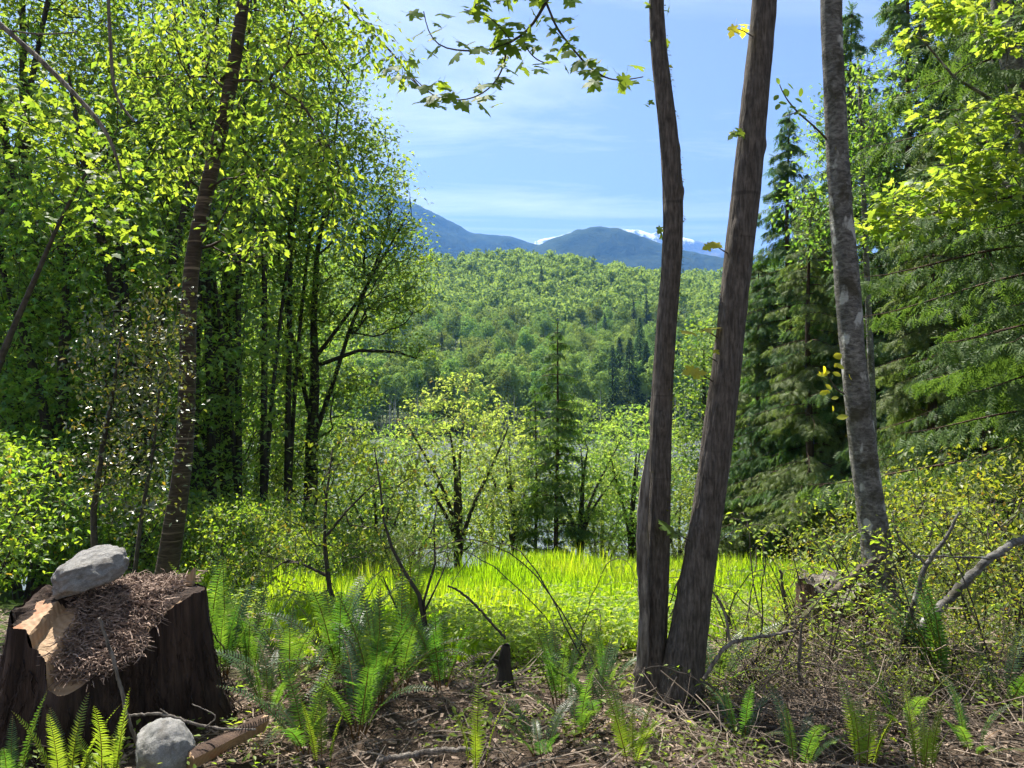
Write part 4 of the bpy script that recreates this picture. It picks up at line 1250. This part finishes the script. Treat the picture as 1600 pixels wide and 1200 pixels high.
    tr = [px_line(l, Y, b) for l in ([(672, 1060, 10), (668, 1000, 9), (655, 930, 7), (630, 890, 6), (612, 855, 5), (600, 815, 4), (594, 760, 3), (585, 700, 2)], [(668, 1000, 6), (662, 940, 5), (680, 880, 4), (678, 820, 3), (684, 780, 2)],
                                     [(670, 1010, 5), (640, 990, 4), (615, 940, 3), (598, 900, 2)], [(662, 960, 5), (690, 900, 3), (705, 860, 2)])]
    tg = blobs([(600, 790, Y, 35, 60, .3, 30), (690, 840, Y, 30, 60, .3, 30), (640, 860, Y, 50, 50, .3, 26)], b)
    tb, cb = broad_mesh([tuple(x) for x in tr], tg, 3, .05, .04, DIAMOND, .2, .2, .0018, .3, 4, step=.12)
    thing_tree('bare_shrub', tb, cb, M['bark_twig'], M['shrub'], b, 'nearly bare dark stemmed shrub rising from the ferns left of centre', 'shrub', crown='foliage', trunk='stem')


edge_trees()


# ------------------------------------------------------------------ grass and ground cover
def grass():
    mb = MB()
    n = 140000
    y = R.uniform(0, 1, n) ** 1.15 * 22 + 4.4
    px = R.uniform(250, 1420, n)
    x = y * (px - 800) / F
    keep = (y > 4.6 + .5 * np.sin(x * 1.7) + .35 * np.sin(x * 4.1 + 1)) & ~((px < 420) & (y < 9)) & ~((px > 1240) & (y < 10))
    x, y = x[keep], y[keep]; n = len(x)
    z = gz(x, y) - .02
    patch = .75 + .35 * np.sin(x * .9 + 1) * np.sin(y * .7) + .15 * np.sin(x * 3 + y * 2)
    tall = 1 + .55 * (np.sin(x * 1.9 + 2) * np.sin(y * 1.3 + x) > .45) * R.random(n)
    h = R.uniform(.2, .5, n) * tall * patch * np.clip((y - 4.0) / 3.0, .35, 1)
    w = R.uniform(.003, .006, n) * (1 + y * .09)
    a = R.uniform(0, 6.28, n); d = np.stack([np.cos(a), np.sin(a), np.zeros(n)], 1); s = np.stack([-d[:, 1], d[:, 0], d[:, 2]], 1)
    lean = R.uniform(.02, .45, n)[:, None] * h[:, None]
    b = np.stack([x, y, z], 1); up = np.array([0, 0, 1.])
    m1 = b + up * (h * .55)[:, None] + d * lean * .3
    tp = b + up * h[:, None] + d * lean
    V = np.stack([b - s * w[:, None], b + s * w[:, None], m1 + s * w[:, None] * .8, m1 - s * w[:, None] * .8, tp], 1).reshape(-1, 3)
    k = np.arange(n)[:, None] * 5
    Fc = np.concatenate([k + np.array([[0, 1, 2]]), k + np.array([[0, 2, 3]]), k + np.array([[3, 2, 4]])])
    mb.add(V, Fc)
    tag(obj('meadow_grass', mb.mesh('meadow_grass', [M['grass']])), 'tall sunlit meadow grass sloping down beyond the trunks', 'grass', kind='stuff')
    # low leafy herbs where the meadow meets the forest floor
    mb = MB(); n = 26000
    y = 4.0 + R.gamma(1.6, 1.1, n); px = R.uniform(330, 1330, n); x = y * (px - 800) / F
    cl = np.sin(x * 2.3 + 1) * np.sin(y * 2.9) + .6 * np.sin(x * 6.1 + y * 3)
    keep = (cl + R.normal(0, .4, n) > .0) & (y > 4.35 + .3 * np.sin(x * 2.1))
    x, y = x[keep], y[keep]; n = len(x)
    pos = np.stack([x, y, gz(x, y) + R.uniform(.02, .24, n)], 1)
    scatter(mb, DIAMOND, pos, rand_dirs(n, .1), rand_ups(n, .4), R.uniform(.03, .065, n))
    cx = R.uniform(-1, 1, 60); cyy = R.uniform(2.7, 4.6, 60); k = R.integers(0, 60, 4200)
    y = cyy[k] + R.normal(0, .09, 4200); x = (cx * (cyy * .68))[k] + R.normal(0, .11, 4200)
    pos = np.stack([x, y, gz(x, y) + R.uniform(.01, .13, len(x)) * (.4 + np.abs(cx[k]))], 1)
    scatter(mb, DIAMOND, pos, rand_dirs(len(x), .1), rand_ups(len(x), .4), R.uniform(.015, .045, len(x)))
    tag(obj('ground_cover', mb.mesh('ground_cover', [M['herb']])), 'low leafy green herbs along the near edge of the meadow', 'herbs', kind='stuff')


grass()


def litter():
    mb = MB(); n = 26000
    y = 1.4 + R.uniform(0, 1, n) ** 1.1 * 5.4; x = R.uniform(-1, 1, n) * (y * .8 + .6)
    pos = np.stack([x, y, gz(x, y) + R.uniform(0, .03, n)], 1)
    scatter(mb, CHIP, pos, rand_dirs(n, 0, .6), rand_ups(n, .5), R.uniform(.008, .04, n), 0, .2)
    tag(obj('leaf_litter', mb.mesh('leaf_litter', [M['chip']])), 'brown dead leaves and bark chips strewn over the forest floor', 'litter', kind='stuff')
    mb = MB()
    for _ in range(5200):
        y = 1.5 + R.random() ** 1.1 * 4.6; x = R.uniform(-1, 1) * (y * .78 + .5)
        L_ = R.uniform(.05, .22) if R.random() < .85 else R.uniform(.2, .6); a = R.uniform(0, 6.28)
        d = np.array([math.cos(a), math.sin(a), R.normal(.02, .12)]) * L_
        p = np.array([x, y, float(gz(x, y)) + R.uniform(0, .035)])
        k = R.normal(0, .08 * L_, 3)
        tube(mb, [p, p + d * .5 + k, p + d], np.array([1, .9, .5]) * R.uniform(.0014, .0045), 3)
    tag(obj('twig_litter', mb.mesh('twig_litter', [M['twig_dry']])), 'dry broken twigs scattered over the forest floor', 'twigs', kind='stuff')


litter()


def brush(name, label, cx, cy, rx, ry, h, n, lmin, lmax, rad, mat):
    mb = MB()
    for _ in range(n):
        a, q = R.uniform(0, 6.28), R.random() ** .5
        x, y = cx + rx * q * math.cos(a), cy + ry * q * math.sin(a)
        L_ = R.uniform(lmin, lmax); b = R.uniform(0, 6.28)
        el = R.normal(.15, .35)
        d = np.array([math.cos(b) * math.cos(el), math.sin(b) * math.cos(el), math.sin(el)])
        z0 = float(gz(x, y)) + R.random() * h * (1 - q * .6)
        s = np.linspace(-.5, .5, 6); bend = R.normal(0, .45, 3)
        pts = np.array([x, y, z0]) + d * (s * L_)[:, None] + bend * (L_ * (s * s - .1))[:, None] + R.normal(0, .012 * L_, (6, 3))
        pts[:, 2] = np.maximum(pts[:, 2], gz(pts[:, 0], pts[:, 1]) + .005)
        tube(mb, pts, np.linspace(1, .4, 6) * R.uniform(*rad), 4)
    tag(obj(name, mb.mesh(name, [mat])), label, 'brush pile', kind='stuff')


brush('brush_pile', 'tangled heap of dry grey twigs around the base of the middle trunks', 1.3, 3.45, .85, .45, .15, 330, .2, .7, (.0012, .0038), M['twig_dry'])
brush('brush_pile', 'tangled heap of dead branches and twigs at the right', 2.0, 4.3, .75, .7, .42, 330, .25, 1.0, (.0012, .0042), M['twig_dry'])
brush('brush_pile', 'dense tangle of thin dark twigs in front of the old brown stump', 1.75, 3.75, .8, .5, .3, 300, .2, .8, (.001, .003), M['bark_twig'])
brush('brush_pile', 'thin scatter of bare twigs in the lower right corner', 2.4, 3.5, .9, .7, .12, 170, .2, .7, (.0012, .0032), M['twig_dry'])


# ------------------------------------------------------------------ ferns
def frond_mesh(name, arch, mat, n=30, wmax=.13, seed=0, stalk=.16):
    rr = np.random.default_rng(seed)
    mb = MB()
    t = np.linspace(0, 1, 26)
    ang = math.radians(arch[0]) + (math.radians(arch[1]) - math.radians(arch[0])) * t ** 1.4
    dx, dz = np.cos(ang) / 25, np.sin(ang) / 25
    px = np.concatenate([[0], np.cumsum(dx[:-1])]); pz = np.concatenate([[0], np.cumsum(dz[:-1])])
    side = rr.normal(0, .05) * t ** 2
    pts = np.stack([px, side, pz], 1)
    tube(mb, pts, np.linspace(.007, .0022, 26), 3, 1)
    ft = np.linspace(stalk, .985, n)
    base = np.stack([np.interp(ft, t, pts[:, k]) for k in range(3)], 1)
    tg = unit(np.gradient(pts, axis=0)); tang = np.stack([np.interp(ft, t, tg[:, k]) for k in range(3)], 1)
    u = (ft - stalk) / (1 - stalk)
    L_ = wmax * np.minimum(1, .55 + 2.2 * u) * (1 - u ** 2.6) ** .8 + .008
    nrm = np.cross(tang, np.array([[0, 1., 0]]))
    for sgn in (-1, 1):
        tip = np.array([[0, 1., 0]]) * sgn + tang * .35 + nrm * .12 + rr.normal(0, .07, (n, 3))
        tv, tf = T([(-.07, 0, 0), (.09, .0, 0), (.07, .5, .03), (0, 1, -.06), (-.06, .5, .03)], [(0, 1, 2), (0, 2, 4), (4, 2, 3)])
        tv = tv * np.array([sgn * -1.0, 1, 1])
        w = np.array([1.0])
        scatter(mb, (tv * np.array([1.15, 1, 1]), tf), base, tip, nrm, L_, 0)
    return mb.mesh(name, [mat, M['rachis']])


ARCHES = [(80, 10), (80, 48), (66, -20), (84, 65), (58, -15), (72, 15)]
FROND = [frond_mesh('frond_%d' % i, a, M['fern'], 32, .10, i) for i, a in enumerate(ARCHES)]
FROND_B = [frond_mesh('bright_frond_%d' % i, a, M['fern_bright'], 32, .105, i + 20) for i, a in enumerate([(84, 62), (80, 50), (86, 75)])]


DEAD = [frond_mesh('dead_frond', (28, -38), M['chip'], 26, .085, 41)]


def fern(px, py, n, size, label, kinds=FROND, upright=0.0, Y=None, face=None, group='sword ferns on the forest floor'):
    Y = Y or CAMZ * F / (py - 600)
    b = gnd(px, Y)
    e = empty('sword_fern', b); tag(e, label, 'fern', group)
    for k in range(n):
        a = k / n * 6.28 + R.uniform(-.25, .25) if face is None else face + R.normal(0, .7)
        i = int(R.integers(len(kinds)))
        if upright and R.random() < upright and len(kinds) == len(FROND): i = [1, 3][int(R.integers(2))]
        s = size * R.uniform(.8, 1.3) * (1.05 if kinds is FROND else 1)
        dead = kinds is FROND and R.random() < .12
        o = obj('frond', DEAD[0] if dead else kinds[i], e, (.03 * math.cos(a), .03 * math.sin(a), 0), (R.normal(0, .08), R.normal(0, .08), a), (s, s * R.uniform(.9, 1.15), s))
    return e


fern(590, 1108, 15, .52, 'large dark sword fern left of centre with upright sunlit fronds', upright=.5)
fern(625, 1085, 9, .46, 'fern just behind the largest central fern', upright=.4)
fern(530, 1062, 15, .52, 'wide arching dark fern behind the largest central fern')
fern(690, 1085, 9, .42, 'upright fern with brown stems right of the bare shrub', upright=.9)
fern(480, 1175, 11, .40, 'grey green fern low in front of the chip pile right of the stump')
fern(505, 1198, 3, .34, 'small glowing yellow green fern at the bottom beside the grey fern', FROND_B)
fern(875, 1098, 9, .42, 'tall narrow upright fern left of the split trunk', upright=1.0)
fern(900, 1160, 9, .34, 'low dark fern in front of the tall narrow fern')
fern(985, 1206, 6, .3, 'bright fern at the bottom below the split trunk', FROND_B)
fern(845, 1195, 8, .27, 'small dark fern at the bottom left of the bright fern')
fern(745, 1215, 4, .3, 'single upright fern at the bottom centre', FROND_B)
fern(345, 1065, 10, .46, 'tall fern close against the right side of the stump', upright=.9)
fern(392, 1050, 9, .42, 'green fern right of the stump beside the taller one', upright=.6)
fern(330, 1010, 8, .5, 'fern behind the right shoulder of the stump', upright=.8)
fern(15, 1260, 6, .36, 'dark fern at the bottom left picture corner', [FROND[1], FROND[3]])
fern(100, 1262, 5, .32, 'glowing yellow green fern in front of the stump', FROND_B)
fern(165, 1262, 4, .33, 'glowing fern fronds between the stump and the lower boulder', FROND_B)
fern(420, 1118, 8, .36, 'small silvery fern below the stump chips')
fern(1480, 1095, 15, .58, 'large dark drooping fern at the right beside the leaning stem', face=2.3)
fern(1350, 1200, 7, .34, 'yellow green fern at the bottom right of centre', FROND_B)
fern(1445, 1210, 6, .32, 'light fern low at the bottom right', FROND_B)
fern(1520, 1190, 8, .30, 'small green fern in the lower right corner')
fern(945, 1045, 7, .30, 'fern at the meadow rim left of the split trunk', upright=.5)
fern(640, 1015, 9, .5, 'pale feathery bracken behind the bare shrub', FROND_B, Y=5.0)
fern(1120, 1060, 8, .42, 'fern half hidden behind the leaning maple base')
fern(450, 1090, 9, .42, 'dark fern between the stump chips and the wide arching fern')
fern(1250, 1195, 7, .30, 'small fern among the twigs at the bottom')
fern(560, 1150, 9, .40, 'leaning fern in front of the largest central fern')
fern(930, 1120, 8, .40, 'dark fern leaning on the foot of the split trunk')
fern(1160, 1150, 7, .32, 'small fern in the twigs below the leaning trunk')
fern(1410, 1150, 8, .36, 'fern at the foot of the bent grey alder')
fern(1570, 1120, 9, .42, 'fern at the right picture edge below the thicket')


# ------------------------------------------------------------------ stump, rocks, wood
def stump():
    Y = 3.45
    c = P(170, 600, Y); base = np.array([c[0], Y, float(gz(c[0], Y))])
    e = empty('cedar_stump', base); tag(e, 'huge dark cedar stump with pale cut faces and stringy bark', 'stump')
    ns = 260
    th = np.arange(ns) / ns * 2 * np.pi
    # plan outline: fluted, wider than deep
    lob = 1 + .10 * np.sin(3 * th + .6) + .07 * np.sin(5 * th + 2.0) + .05 * np.sin(8 * th + 1.0)
    ox, oy = .37 * lob * np.cos(th), .34 * lob * np.sin(th)

    def sst(a, b, x):
        t = min(1, max(0, (x - a) / (b - a))); return t * t * (3 - 2 * t)

    def top(x, y):
        """height of the sawn top: scalloped saw cuts at the left front, a long slope under the needles at the right"""
        shelf = .56 + .05 * noise.noise(Vector((x * 14, y * 14, 2)))
        c1 = .575 + .45 * min(0, y + .12); c2 = .535 + .55 * min(0, y + .10); c3 = .55 + .80 * min(0, y + .04)
        z = shelf + (c1 - shelf) * sst(-.275, -.255, x + .02 * math.sin(y * 18))
        z = z + (c2 - z) * sst(-.165, -.15, x)
        z = z + (c3 - z) * sst(-.07, -.03, x)
        return max(.22, z + .03 * sst(.25, .34, x))
    nr = 34
    V = np.zeros((nr, ns, 3))
    for j in range(ns):
        zt = top(ox[j] * .97, oy[j] * .97)
        for i in range(nr):
            t = i / (nr - 1); z = -.08 + (zt + .08) * t
            fl = 1 + (.13 + .36 * max(0, -math.cos(th[j]))) * math.exp(-max(z, 0) / .17) * (1 + .35 * math.sin(5 * th[j] + 1.2) + .25 * math.sin(9 * th[j])) + .10 * (1 - z / .66)
            v = .035 * noise.noise(Vector((th[j] * 9, z * 2.2, 3))) + .028 * noise.noise(Vector((th[j] * 26, z * 2.0, 7))) + .016 * noise.noise(Vector((th[j] * 60, z * 5, 1)))
            q = fl * (1 + v)
            V[i, j] = (ox[j] * q, oy[j] * q, z)
    mb = MB()
    i = np.arange(nr - 1)[:, None] * ns; j = np.arange(ns)[None]; k = (j + 1) % ns
    mb.add(V.reshape(-1, 3), np.stack([i + j, i + k, i + ns + k, i + ns + j], -1).reshape(-1, 4))
    part('bark', mb.mesh('stump_bark', [M['bark_stump']], True), e)
    # cut top
    mb = MB(); nc = 26
    W = np.zeros((nc, ns, 3))
    rim = V[-1]
    for a in range(nc):
        f = a / (nc - 1) * .985
        for j2 in range(ns):
            x, y = rim[j2, 0] * f, rim[j2, 1] * f
            W[a, j2] = (x, y, top(x, y) - .006 + .006 * noise.noise(Vector((x * 30, y * 30, 0))))
    i = np.arange(nc - 1)[:, None] * ns; j = np.arange(ns)[None]; k = (j + 1) % ns
    mb.add(W.reshape(-1, 3), np.stack([i + j, i + ns + j, i + ns + k, i + k], -1).reshape(-1, 4))
    me = mb.mesh('stump_cut', [M['cut'], M['bark_stump']])
    cen = W.reshape(-1, 3)
    for pl_ in me.polygons:
        c_ = cen[pl_.vertices[0]]
        if c_[0] < -.25 + .03 * math.sin(c_[1] * 25) or c_[1] > -.10 + .03 * math.sin(c_[0] * 40): pl_.material_index = 1
    part('cut_face', me, e)
    # bark strips hanging
    mb = MB()
    for _ in range(520):
        j2 = int(R.integers(ns)); i0 = int(R.integers(8, nr - 4)); i1 = max(1, i0 - int(R.integers(5, 16)))
        seg = V[i1:i0, j2] * np.array([1.012, 1.012, 1]) + R.normal(0, .004, (i0 - i1, 3))
        seg = seg + np.linspace(0, 1, len(seg))[:, None][::-1] * R.normal(0, .02, 3)
        if len(seg) > 2: tube(mb, seg, R.uniform(.0012, .0045), 3)
    part('bark_strip', mb.mesh('bark_strips', [M['bark_stump']]), e)['kind'] = 'stuff'
    # upright splinter at the back right
    mb = MB()
    p0 = P(294, 925, Y + .12) - base; p1 = P(303, 886, Y + .12) - base
    for w, z, off in (((.034), -.10, 0),):
        A0 = p0 + np.array([-.035, -.02, -.12]); B0 = p0 + np.array([.03, -.02, -.12]); C0 = p0 + np.array([.03, .03, -.12]); D0 = p0 + np.array([-.035, .03, -.12])
        A1 = p0 + np.array([-.03, -.015, .03]); B1 = p0 + np.array([.026, -.012, .05]); C1 = p0 + np.array([.026, .02, .05]); D1 = p0 + np.array([-.03, .02, .02])
        mb.add([A0, B0, C0, D0, A1, B1, C1, D1, p1, p1 + np.array([.006, .008, -.01])], [(0, 1, 5, 4), (1, 2, 6, 5), (2, 3, 7, 6), (3, 0, 4, 7)])
        mb.add([A1, B1, C1, D1, p1, p1 + np.array([.006, .008, -.01])], [(0, 1, 4), (1, 2, 5), (1, 5, 4), (2, 3, 5), (3, 0, 4), (3, 4, 5)])
    part('splinter', mb.mesh('splinter', [M['cut']]), e)
    # heap of brown cedar needles and twigs lying on the cut
    mb = MB()
    m = 9000
    x = R.normal(.10, .15, m); y = R.uniform(-.36, .24, m)
    ok = (x > -.15 + .05 * np.sin(y * 20)) & (x < .30 + .03 * np.sin(y * 40)) & ((x / .40) ** 2 + (y / .38) ** 2 < 1) & ~((x < -.06) & (y < -.12 + .04 * np.sin(x * 30)))
    x, y = x[ok], y[ok]
    for a, b_ in zip(x, y):
        z = top(a, b_) + R.random() ** 1.5 * .05
        L_ = R.uniform(.015, .06); d = rand_dirs(1, .1)[0] * L_
        p = np.array([a, b_, z]) + base
        tube(mb, [p, p + d * .5 + R.normal(0, .006, 3), p + d], np.array([1, .9, .4]) * R.uniform(.0012, .0032), 3)
    tag(obj('needle_litter', mb.mesh('needle_litter', [M['needle_brown']])), 'heap of brown dead cedar needles and twigs lying on the stump', 'litter', kind='stuff')
    return base, top


SB, STOP = stump()


def rock(name, label, c, dims, rot, mat, seed, cuts, sharp=.8, lump=.16):
    import bmesh
    bm = bmesh.new(); bmesh.ops.create_icosphere(bm, subdivisions=5, radius=1)
    rr = np.random.default_rng(seed)
    V = np.array([v.co[:] for v in bm.verts])
    pl = [(unit(rr.normal(size=3)), rr.uniform(.58, .86)) for _ in range(cuts)]
    for n_, d in pl:
        k = V @ n_
        V = V - np.where(k > d, (k - d) * sharp, 0)[:, None] * n_
    for i, v in enumerate(V):
        q = Vector(v)
        f = 1 + lump * noise.fractal(q * 1.6 + Vector((seed, 0, 0)), 1, 2, 4) + .045 * noise.fractal(q * 6 + Vector((seed, 0, 0)), 1, 2, 3)
        bm.verts.ensure_lookup_table(); bm.verts[i].co = q * f
    me = bpy.data.meshes.new(name); bm.to_mesh(me); bm.free()
    me.materials.append(mat)
    me.polygons.foreach_set('use_smooth', np.full(len(me.polygons), True))
    o = obj(name, me, None, c, rot, dims)
    return tag(o, label, 'boulder')


rock('boulder', 'grey granite boulder tilted on top of the cedar stump', P(140, 893, 3.42), (.175, .14, .10), (0.1, -.42, .1), M['granite'], 3, 5)
rock('boulder', 'pale angular boulder lying at the foot of the stump', P(252, 1178, 2.95), (.125, .13, .135), (.2, .35, .5), M['granite_dark'], 8, 11, .97, .07)


def wood_pieces():
    # split wedge of a log beside the lower boulder
    import bmesh
    bm = bmesh.new()
    n = 14
    prof = [(0, 0)] + [(.075 * math.cos(a), .075 * math.sin(a)) for a in np.linspace(0, math.pi * .62, n)]
    L_ = .34
    f0 = [bm.verts.new((x, -L_ / 2 + R.normal(0, .006), y)) for x, y in prof]
    f1 = [bm.verts.new((x * .9, L_ / 2 + R.normal(0, .02), y * .9)) for x, y in prof]
    m = len(prof)
    fs = []
    for i in range(m):
        f = bm.faces.new((f0[i], f0[(i + 1) % m], f1[(i + 1) % m], f1[i])); f.material_index = 1 if 0 < i < m - 1 else 0
    bm.faces.new(f0[::-1]); bm.faces.new(f1)
    bm.normal_update()
    me = bpy.data.meshes.new('split_log'); bm.to_mesh(me); bm.free(); me.materials.append(M['cut']); me.materials.append(M['bark_cedar'])
    o = obj('split_log', me, None, P(358, 1172, 3.05), (.15, -1.0, -.75))
    tag(o, 'split wedge of a log with a pale cut face beside the lower boulder', 'log')
    # long bare stick leaning against the stump
    def stick(name, label, l, Y, mat, cat='branch', sides=6, n=40, wob=.004, extra=()):
        tb = MB(); q, r2 = px_line(l, Y, np.zeros(3)); q, r2 = resample(q, r2, n); q = q + R.normal(0, wob, q.shape)
        tube(tb, q, r2, sides, rough=.08, cap=True)
        for l2 in extra:
            q, r2 = px_line(l2, Y, np.zeros(3)); q, r2 = resample(q, r2, 20); tube(tb, q + R.normal(0, wob * .6, q.shape), r2, 5, rough=.08)
        return tag(obj(name, tb.mesh(name, [mat], True)), label, cat)
    stick('bare_stick', 'long thin bare stick leaning against the front of the stump', [(155, 965, 5), (170, 1010, 6), (187, 1065, 6.5), (198, 1120, 6), (215, 1165, 6), (236, 1205, 5)], 2.98, M['dead_grey'], wob=.001)
    stick('bare_stick', 'thin forked stick lying across the foot of the stump', [(200, 1118, 4, 3.0), (255, 1112, 5, 3.0), (290, 1128, 5, 3.0), (340, 1140, 5, 3.05), (400, 1140, 3, 3.1)], 3.0, M['dead_grey'], wob=.001, extra=[[(290, 1128, 3), (265, 1118, 3), (250, 1108, 2)], [(320, 1136, 3), (345, 1120, 2), (300, 1100, 2)]])
    stick('fallen_log', 'mossy dead log slanting up to the right in front of the lichen alder', [(1120, 1085, 15, 4.1), (1180, 1030, 16, 4.2), (1235, 985, 17, 4.3), (1290, 940, 17, 4.35), (1330, 905, 16, 4.4), (1350, 885, 17, 4.4), (1378, 872, 6, 4.4)], 4.3, M['log_bark'], 'log', 12, 60, .005,
          extra=[[(1232, 985, 6, 4.3), (1226, 940, 5, 4.3), (1219, 890, 4, 4.3)]])
    stick('bent_alder', 'smooth grey forked stem arching up to the right picture edge', [(1390, 1085, 20, 3.9), (1398, 1050, 17, 3.9), (1412, 1015, 15, 3.9), (1440, 975, 15, 3.9), (1475, 945, 14, 3.95), (1512, 903, 13, 4), (1545, 873, 12, 4), (1580, 850, 11, 4.1), (1640, 825, 9, 4.2)], 3.9, M['bark_alder'], 'tree', 10, 70, .003,
          extra=[[(1409, 1020, 11), (1412, 985, 10), (1430, 935, 9), (1445, 880, 8), (1470, 855, 6), (1500, 800, 4)], [(1400, 1040, 8), (1375, 1000, 6), (1340, 1010, 4)], [(1545, 873, 4), (1500, 870, 3), (1430, 868, 2)], [(1445, 880, 4), (1400, 840, 3), (1395, 800, 2)]])
    stick('bare_stick', 'curved bare branch rising from the brush pile beside the leaning maple', [(1100, 1060, 7), (1125, 1020, 7), (1140, 1000, 6.5), (1200, 995, 5), (1240, 985, 4)], 3.6, M['dead_grey'], wob=.002, extra=[[(1140, 1000, 5), (1135, 960, 4), (1115, 925, 3)]])
    stick('bare_stick', 'pale thin upright branch standing in the brush heap', [(1270, 1140, 6), (1255, 1100, 6), (1246, 1040, 6), (1252, 990, 5), (1252, 970, 3)], 3.8, M['dead_grey'], wob=.002)
    stick('bare_stick', 'broken branch on the ground below the lower ferns', [(590, 1188, 8), (650, 1178, 11), (700, 1170, 10), (745, 1172, 7)], 3.05, M['dead_grey'], wob=.002)
    stick('bare_stick', 'thin dark branch arching over the meadow toward the snag', [(700, 915, 3), (730, 930, 4), (760, 965, 4), (790, 998, 4)], 4.2, M['bark_twig'], wob=.002)
    # arching bramble canes round the trunks
    for k in range(46):
        tb = MB(); x0 = R.uniform(880, 1500) if k < 20 else R.uniform(1120, 1620); Y = R.uniform(3.6, 5.2)
        b = gnd(x0, Y); a = R.uniform(0, 6.28); L_ = R.uniform(.5, 1.3); h = R.uniform(.3, .95)
        s = np.linspace(0, 1, 18)
        q = b + np.stack([math.cos(a) * L_ * s, .5 * math.sin(a) * L_ * s, h * np.sin(s * 2.4) / .95], 1) + np.cumsum(R.normal(0, .008, (18, 3)), 0)
        tube(tb, q, np.linspace(.0045, .0016, 18), 4, 0)
        e = empty('bramble_cane', b); tag(e, *(('thin arching bramble cane with small leaves near the middle trunks', 'bramble', 'bramble canes around the middle trunks') if x0 < 1200 else ('thin arching bramble cane among the brush heaps at the right', 'bramble', 'bramble canes in the right hand brush')))
        tb2 = MB(); tube(tb2, q - b, np.linspace(.0045, .0016, 18), 4, 0)
        part('stem', tb2.mesh('bramble_stem', [M['bark_twig']]), e)
        m = int(R.integers(18, 44)); i = R.integers(4, 18, m)
        cb = MB(); scatter(cb, DIAMOND, q[i] - b + R.normal(0, .025, (m, 3)), rand_dirs(m, .2), rand_ups(m, .5), R.uniform(.02, .05, m))
        c = part('foliage', cb.mesh('bramble_leaves', [M['herb']]), e); c['kind'] = 'stuff'
    # charred snag
    tb = MB(); b = gnd(788, 3.95)
    detailed_trunk(tb, np.array([(0, 0, -.05), (0, 0, .05), (.005, 0, .12), (.0, 0, .17), (.01, 0, .23)]), np.array([.045, .028, .02, .022, .016]), 14, 30, .3, .15, .8)
    tube(tb, [(0, 0, .10), (-.04, -.02, .15), (-.06, -.02, .16)], [.012, .01, .007], 6, cap=True)
    tag(obj('charred_snag', tb.mesh('charred_snag', [M['bark_dark']], True), None, b), 'small charred stub standing on the forest floor left of the trunks', 'stump')
    # old stumps at the right
    def old_stump(px, Y, r, h, label, mat, seed):
        b = gnd(px, Y); e = empty('old_stump', b); tag(e, label, 'stump')
        ns, nr = 60, 14
        V = np.zeros((nr, ns, 3))
        for j in range(ns):
            a = j / ns * 6.283
            ht = h * (1 + .18 * math.sin(3 * a + seed) + .15 * noise.noise(Vector((a * 3, seed, 0))))
            for i in range(nr):
                z = -.06 + (ht + .06) * i / (nr - 1)
                q = r * (1 + .6 * math.exp(-max(z, 0) / (.3 * h)) * (.7 + .5 * math.sin(5 * a + seed)) + .2 * noise.noise(Vector((a * 7, z * 5, seed))))
                V[i, j] = (q * math.cos(a), q * math.sin(a), z)
        tb = MB(); i = np.arange(nr - 1)[:, None] * ns; j = np.arange(ns)[None]; k = (j + 1) % ns
        tb.add(V.reshape(-1, 3), np.stack([i + j, i + k, i + ns + k, i + ns + j], -1).reshape(-1, 4))
        part('bark', tb.mesh('old_stump_bark', [mat], True), e)
        tp = MB(); c = np.array([0, 0, h * .93])
        ring = V[-1] * np.array([.97, .97, 1])
        tp.add(np.concatenate([[c], (ring + c) / 2 + R.normal(0, .01, ring.shape), ring]),
               [(0, 1 + q, 1 + (q + 1) % ns) for q in range(ns)])
        tp.add(np.concatenate([(ring + c) / 2, ring]), [(q, ns + q, ns + (q + 1) % ns, (q + 1) % ns) for q in range(ns)])
        part('cut_face', tp.mesh('old_stump_top', [M['dead_grey']]), e)
    old_stump(1280, 7.6, .20, .33, 'small weathered stump with a mossy top at the right end of the meadow', M['bark_cedar'], 1.0)
    old_stump(1300, 4.9, .22, .40, 'ragged brown stump behind the slanting mossy log', M['bark_cedar'], 4.0)


wood_pieces()


# ------------------------------------------------------------------ the air
def haze():
    m, N, L = new_mat('haze_air')
    v = N.new('ShaderNodeVolumePrincipled')
    v.inputs['Color'].default_value = (.13, .38, 1.0, 1)
    v.inputs['Density'].default_value = 0.000115
    v.inputs['Anisotropy'].default_value = 0.25
    out = N.new('ShaderNodeOutputMaterial'); L.new(v.outputs[0], out.inputs['Volume'])
    mb = MB()
    x, y0, y1, z0, z1 = 10200, -70, 9900, -18, 1500
    mb.add([(-x, y0, z0), (x, y0, z0), (x, y1, z0), (-x, y1, z0), (-x, y0, z1), (x, y0, z1), (x, y1, z1), (-x, y1, z1)],
           [(0, 3, 2, 1), (4, 5, 6, 7), (0, 1, 5, 4), (1, 2, 6, 5), (2, 3, 7, 6), (3, 0, 4, 7)])
    tag(obj('haze', mb.mesh('haze', [m])), 'pale blue summer haze over the valley', 'haze', kind='stuff')


haze()
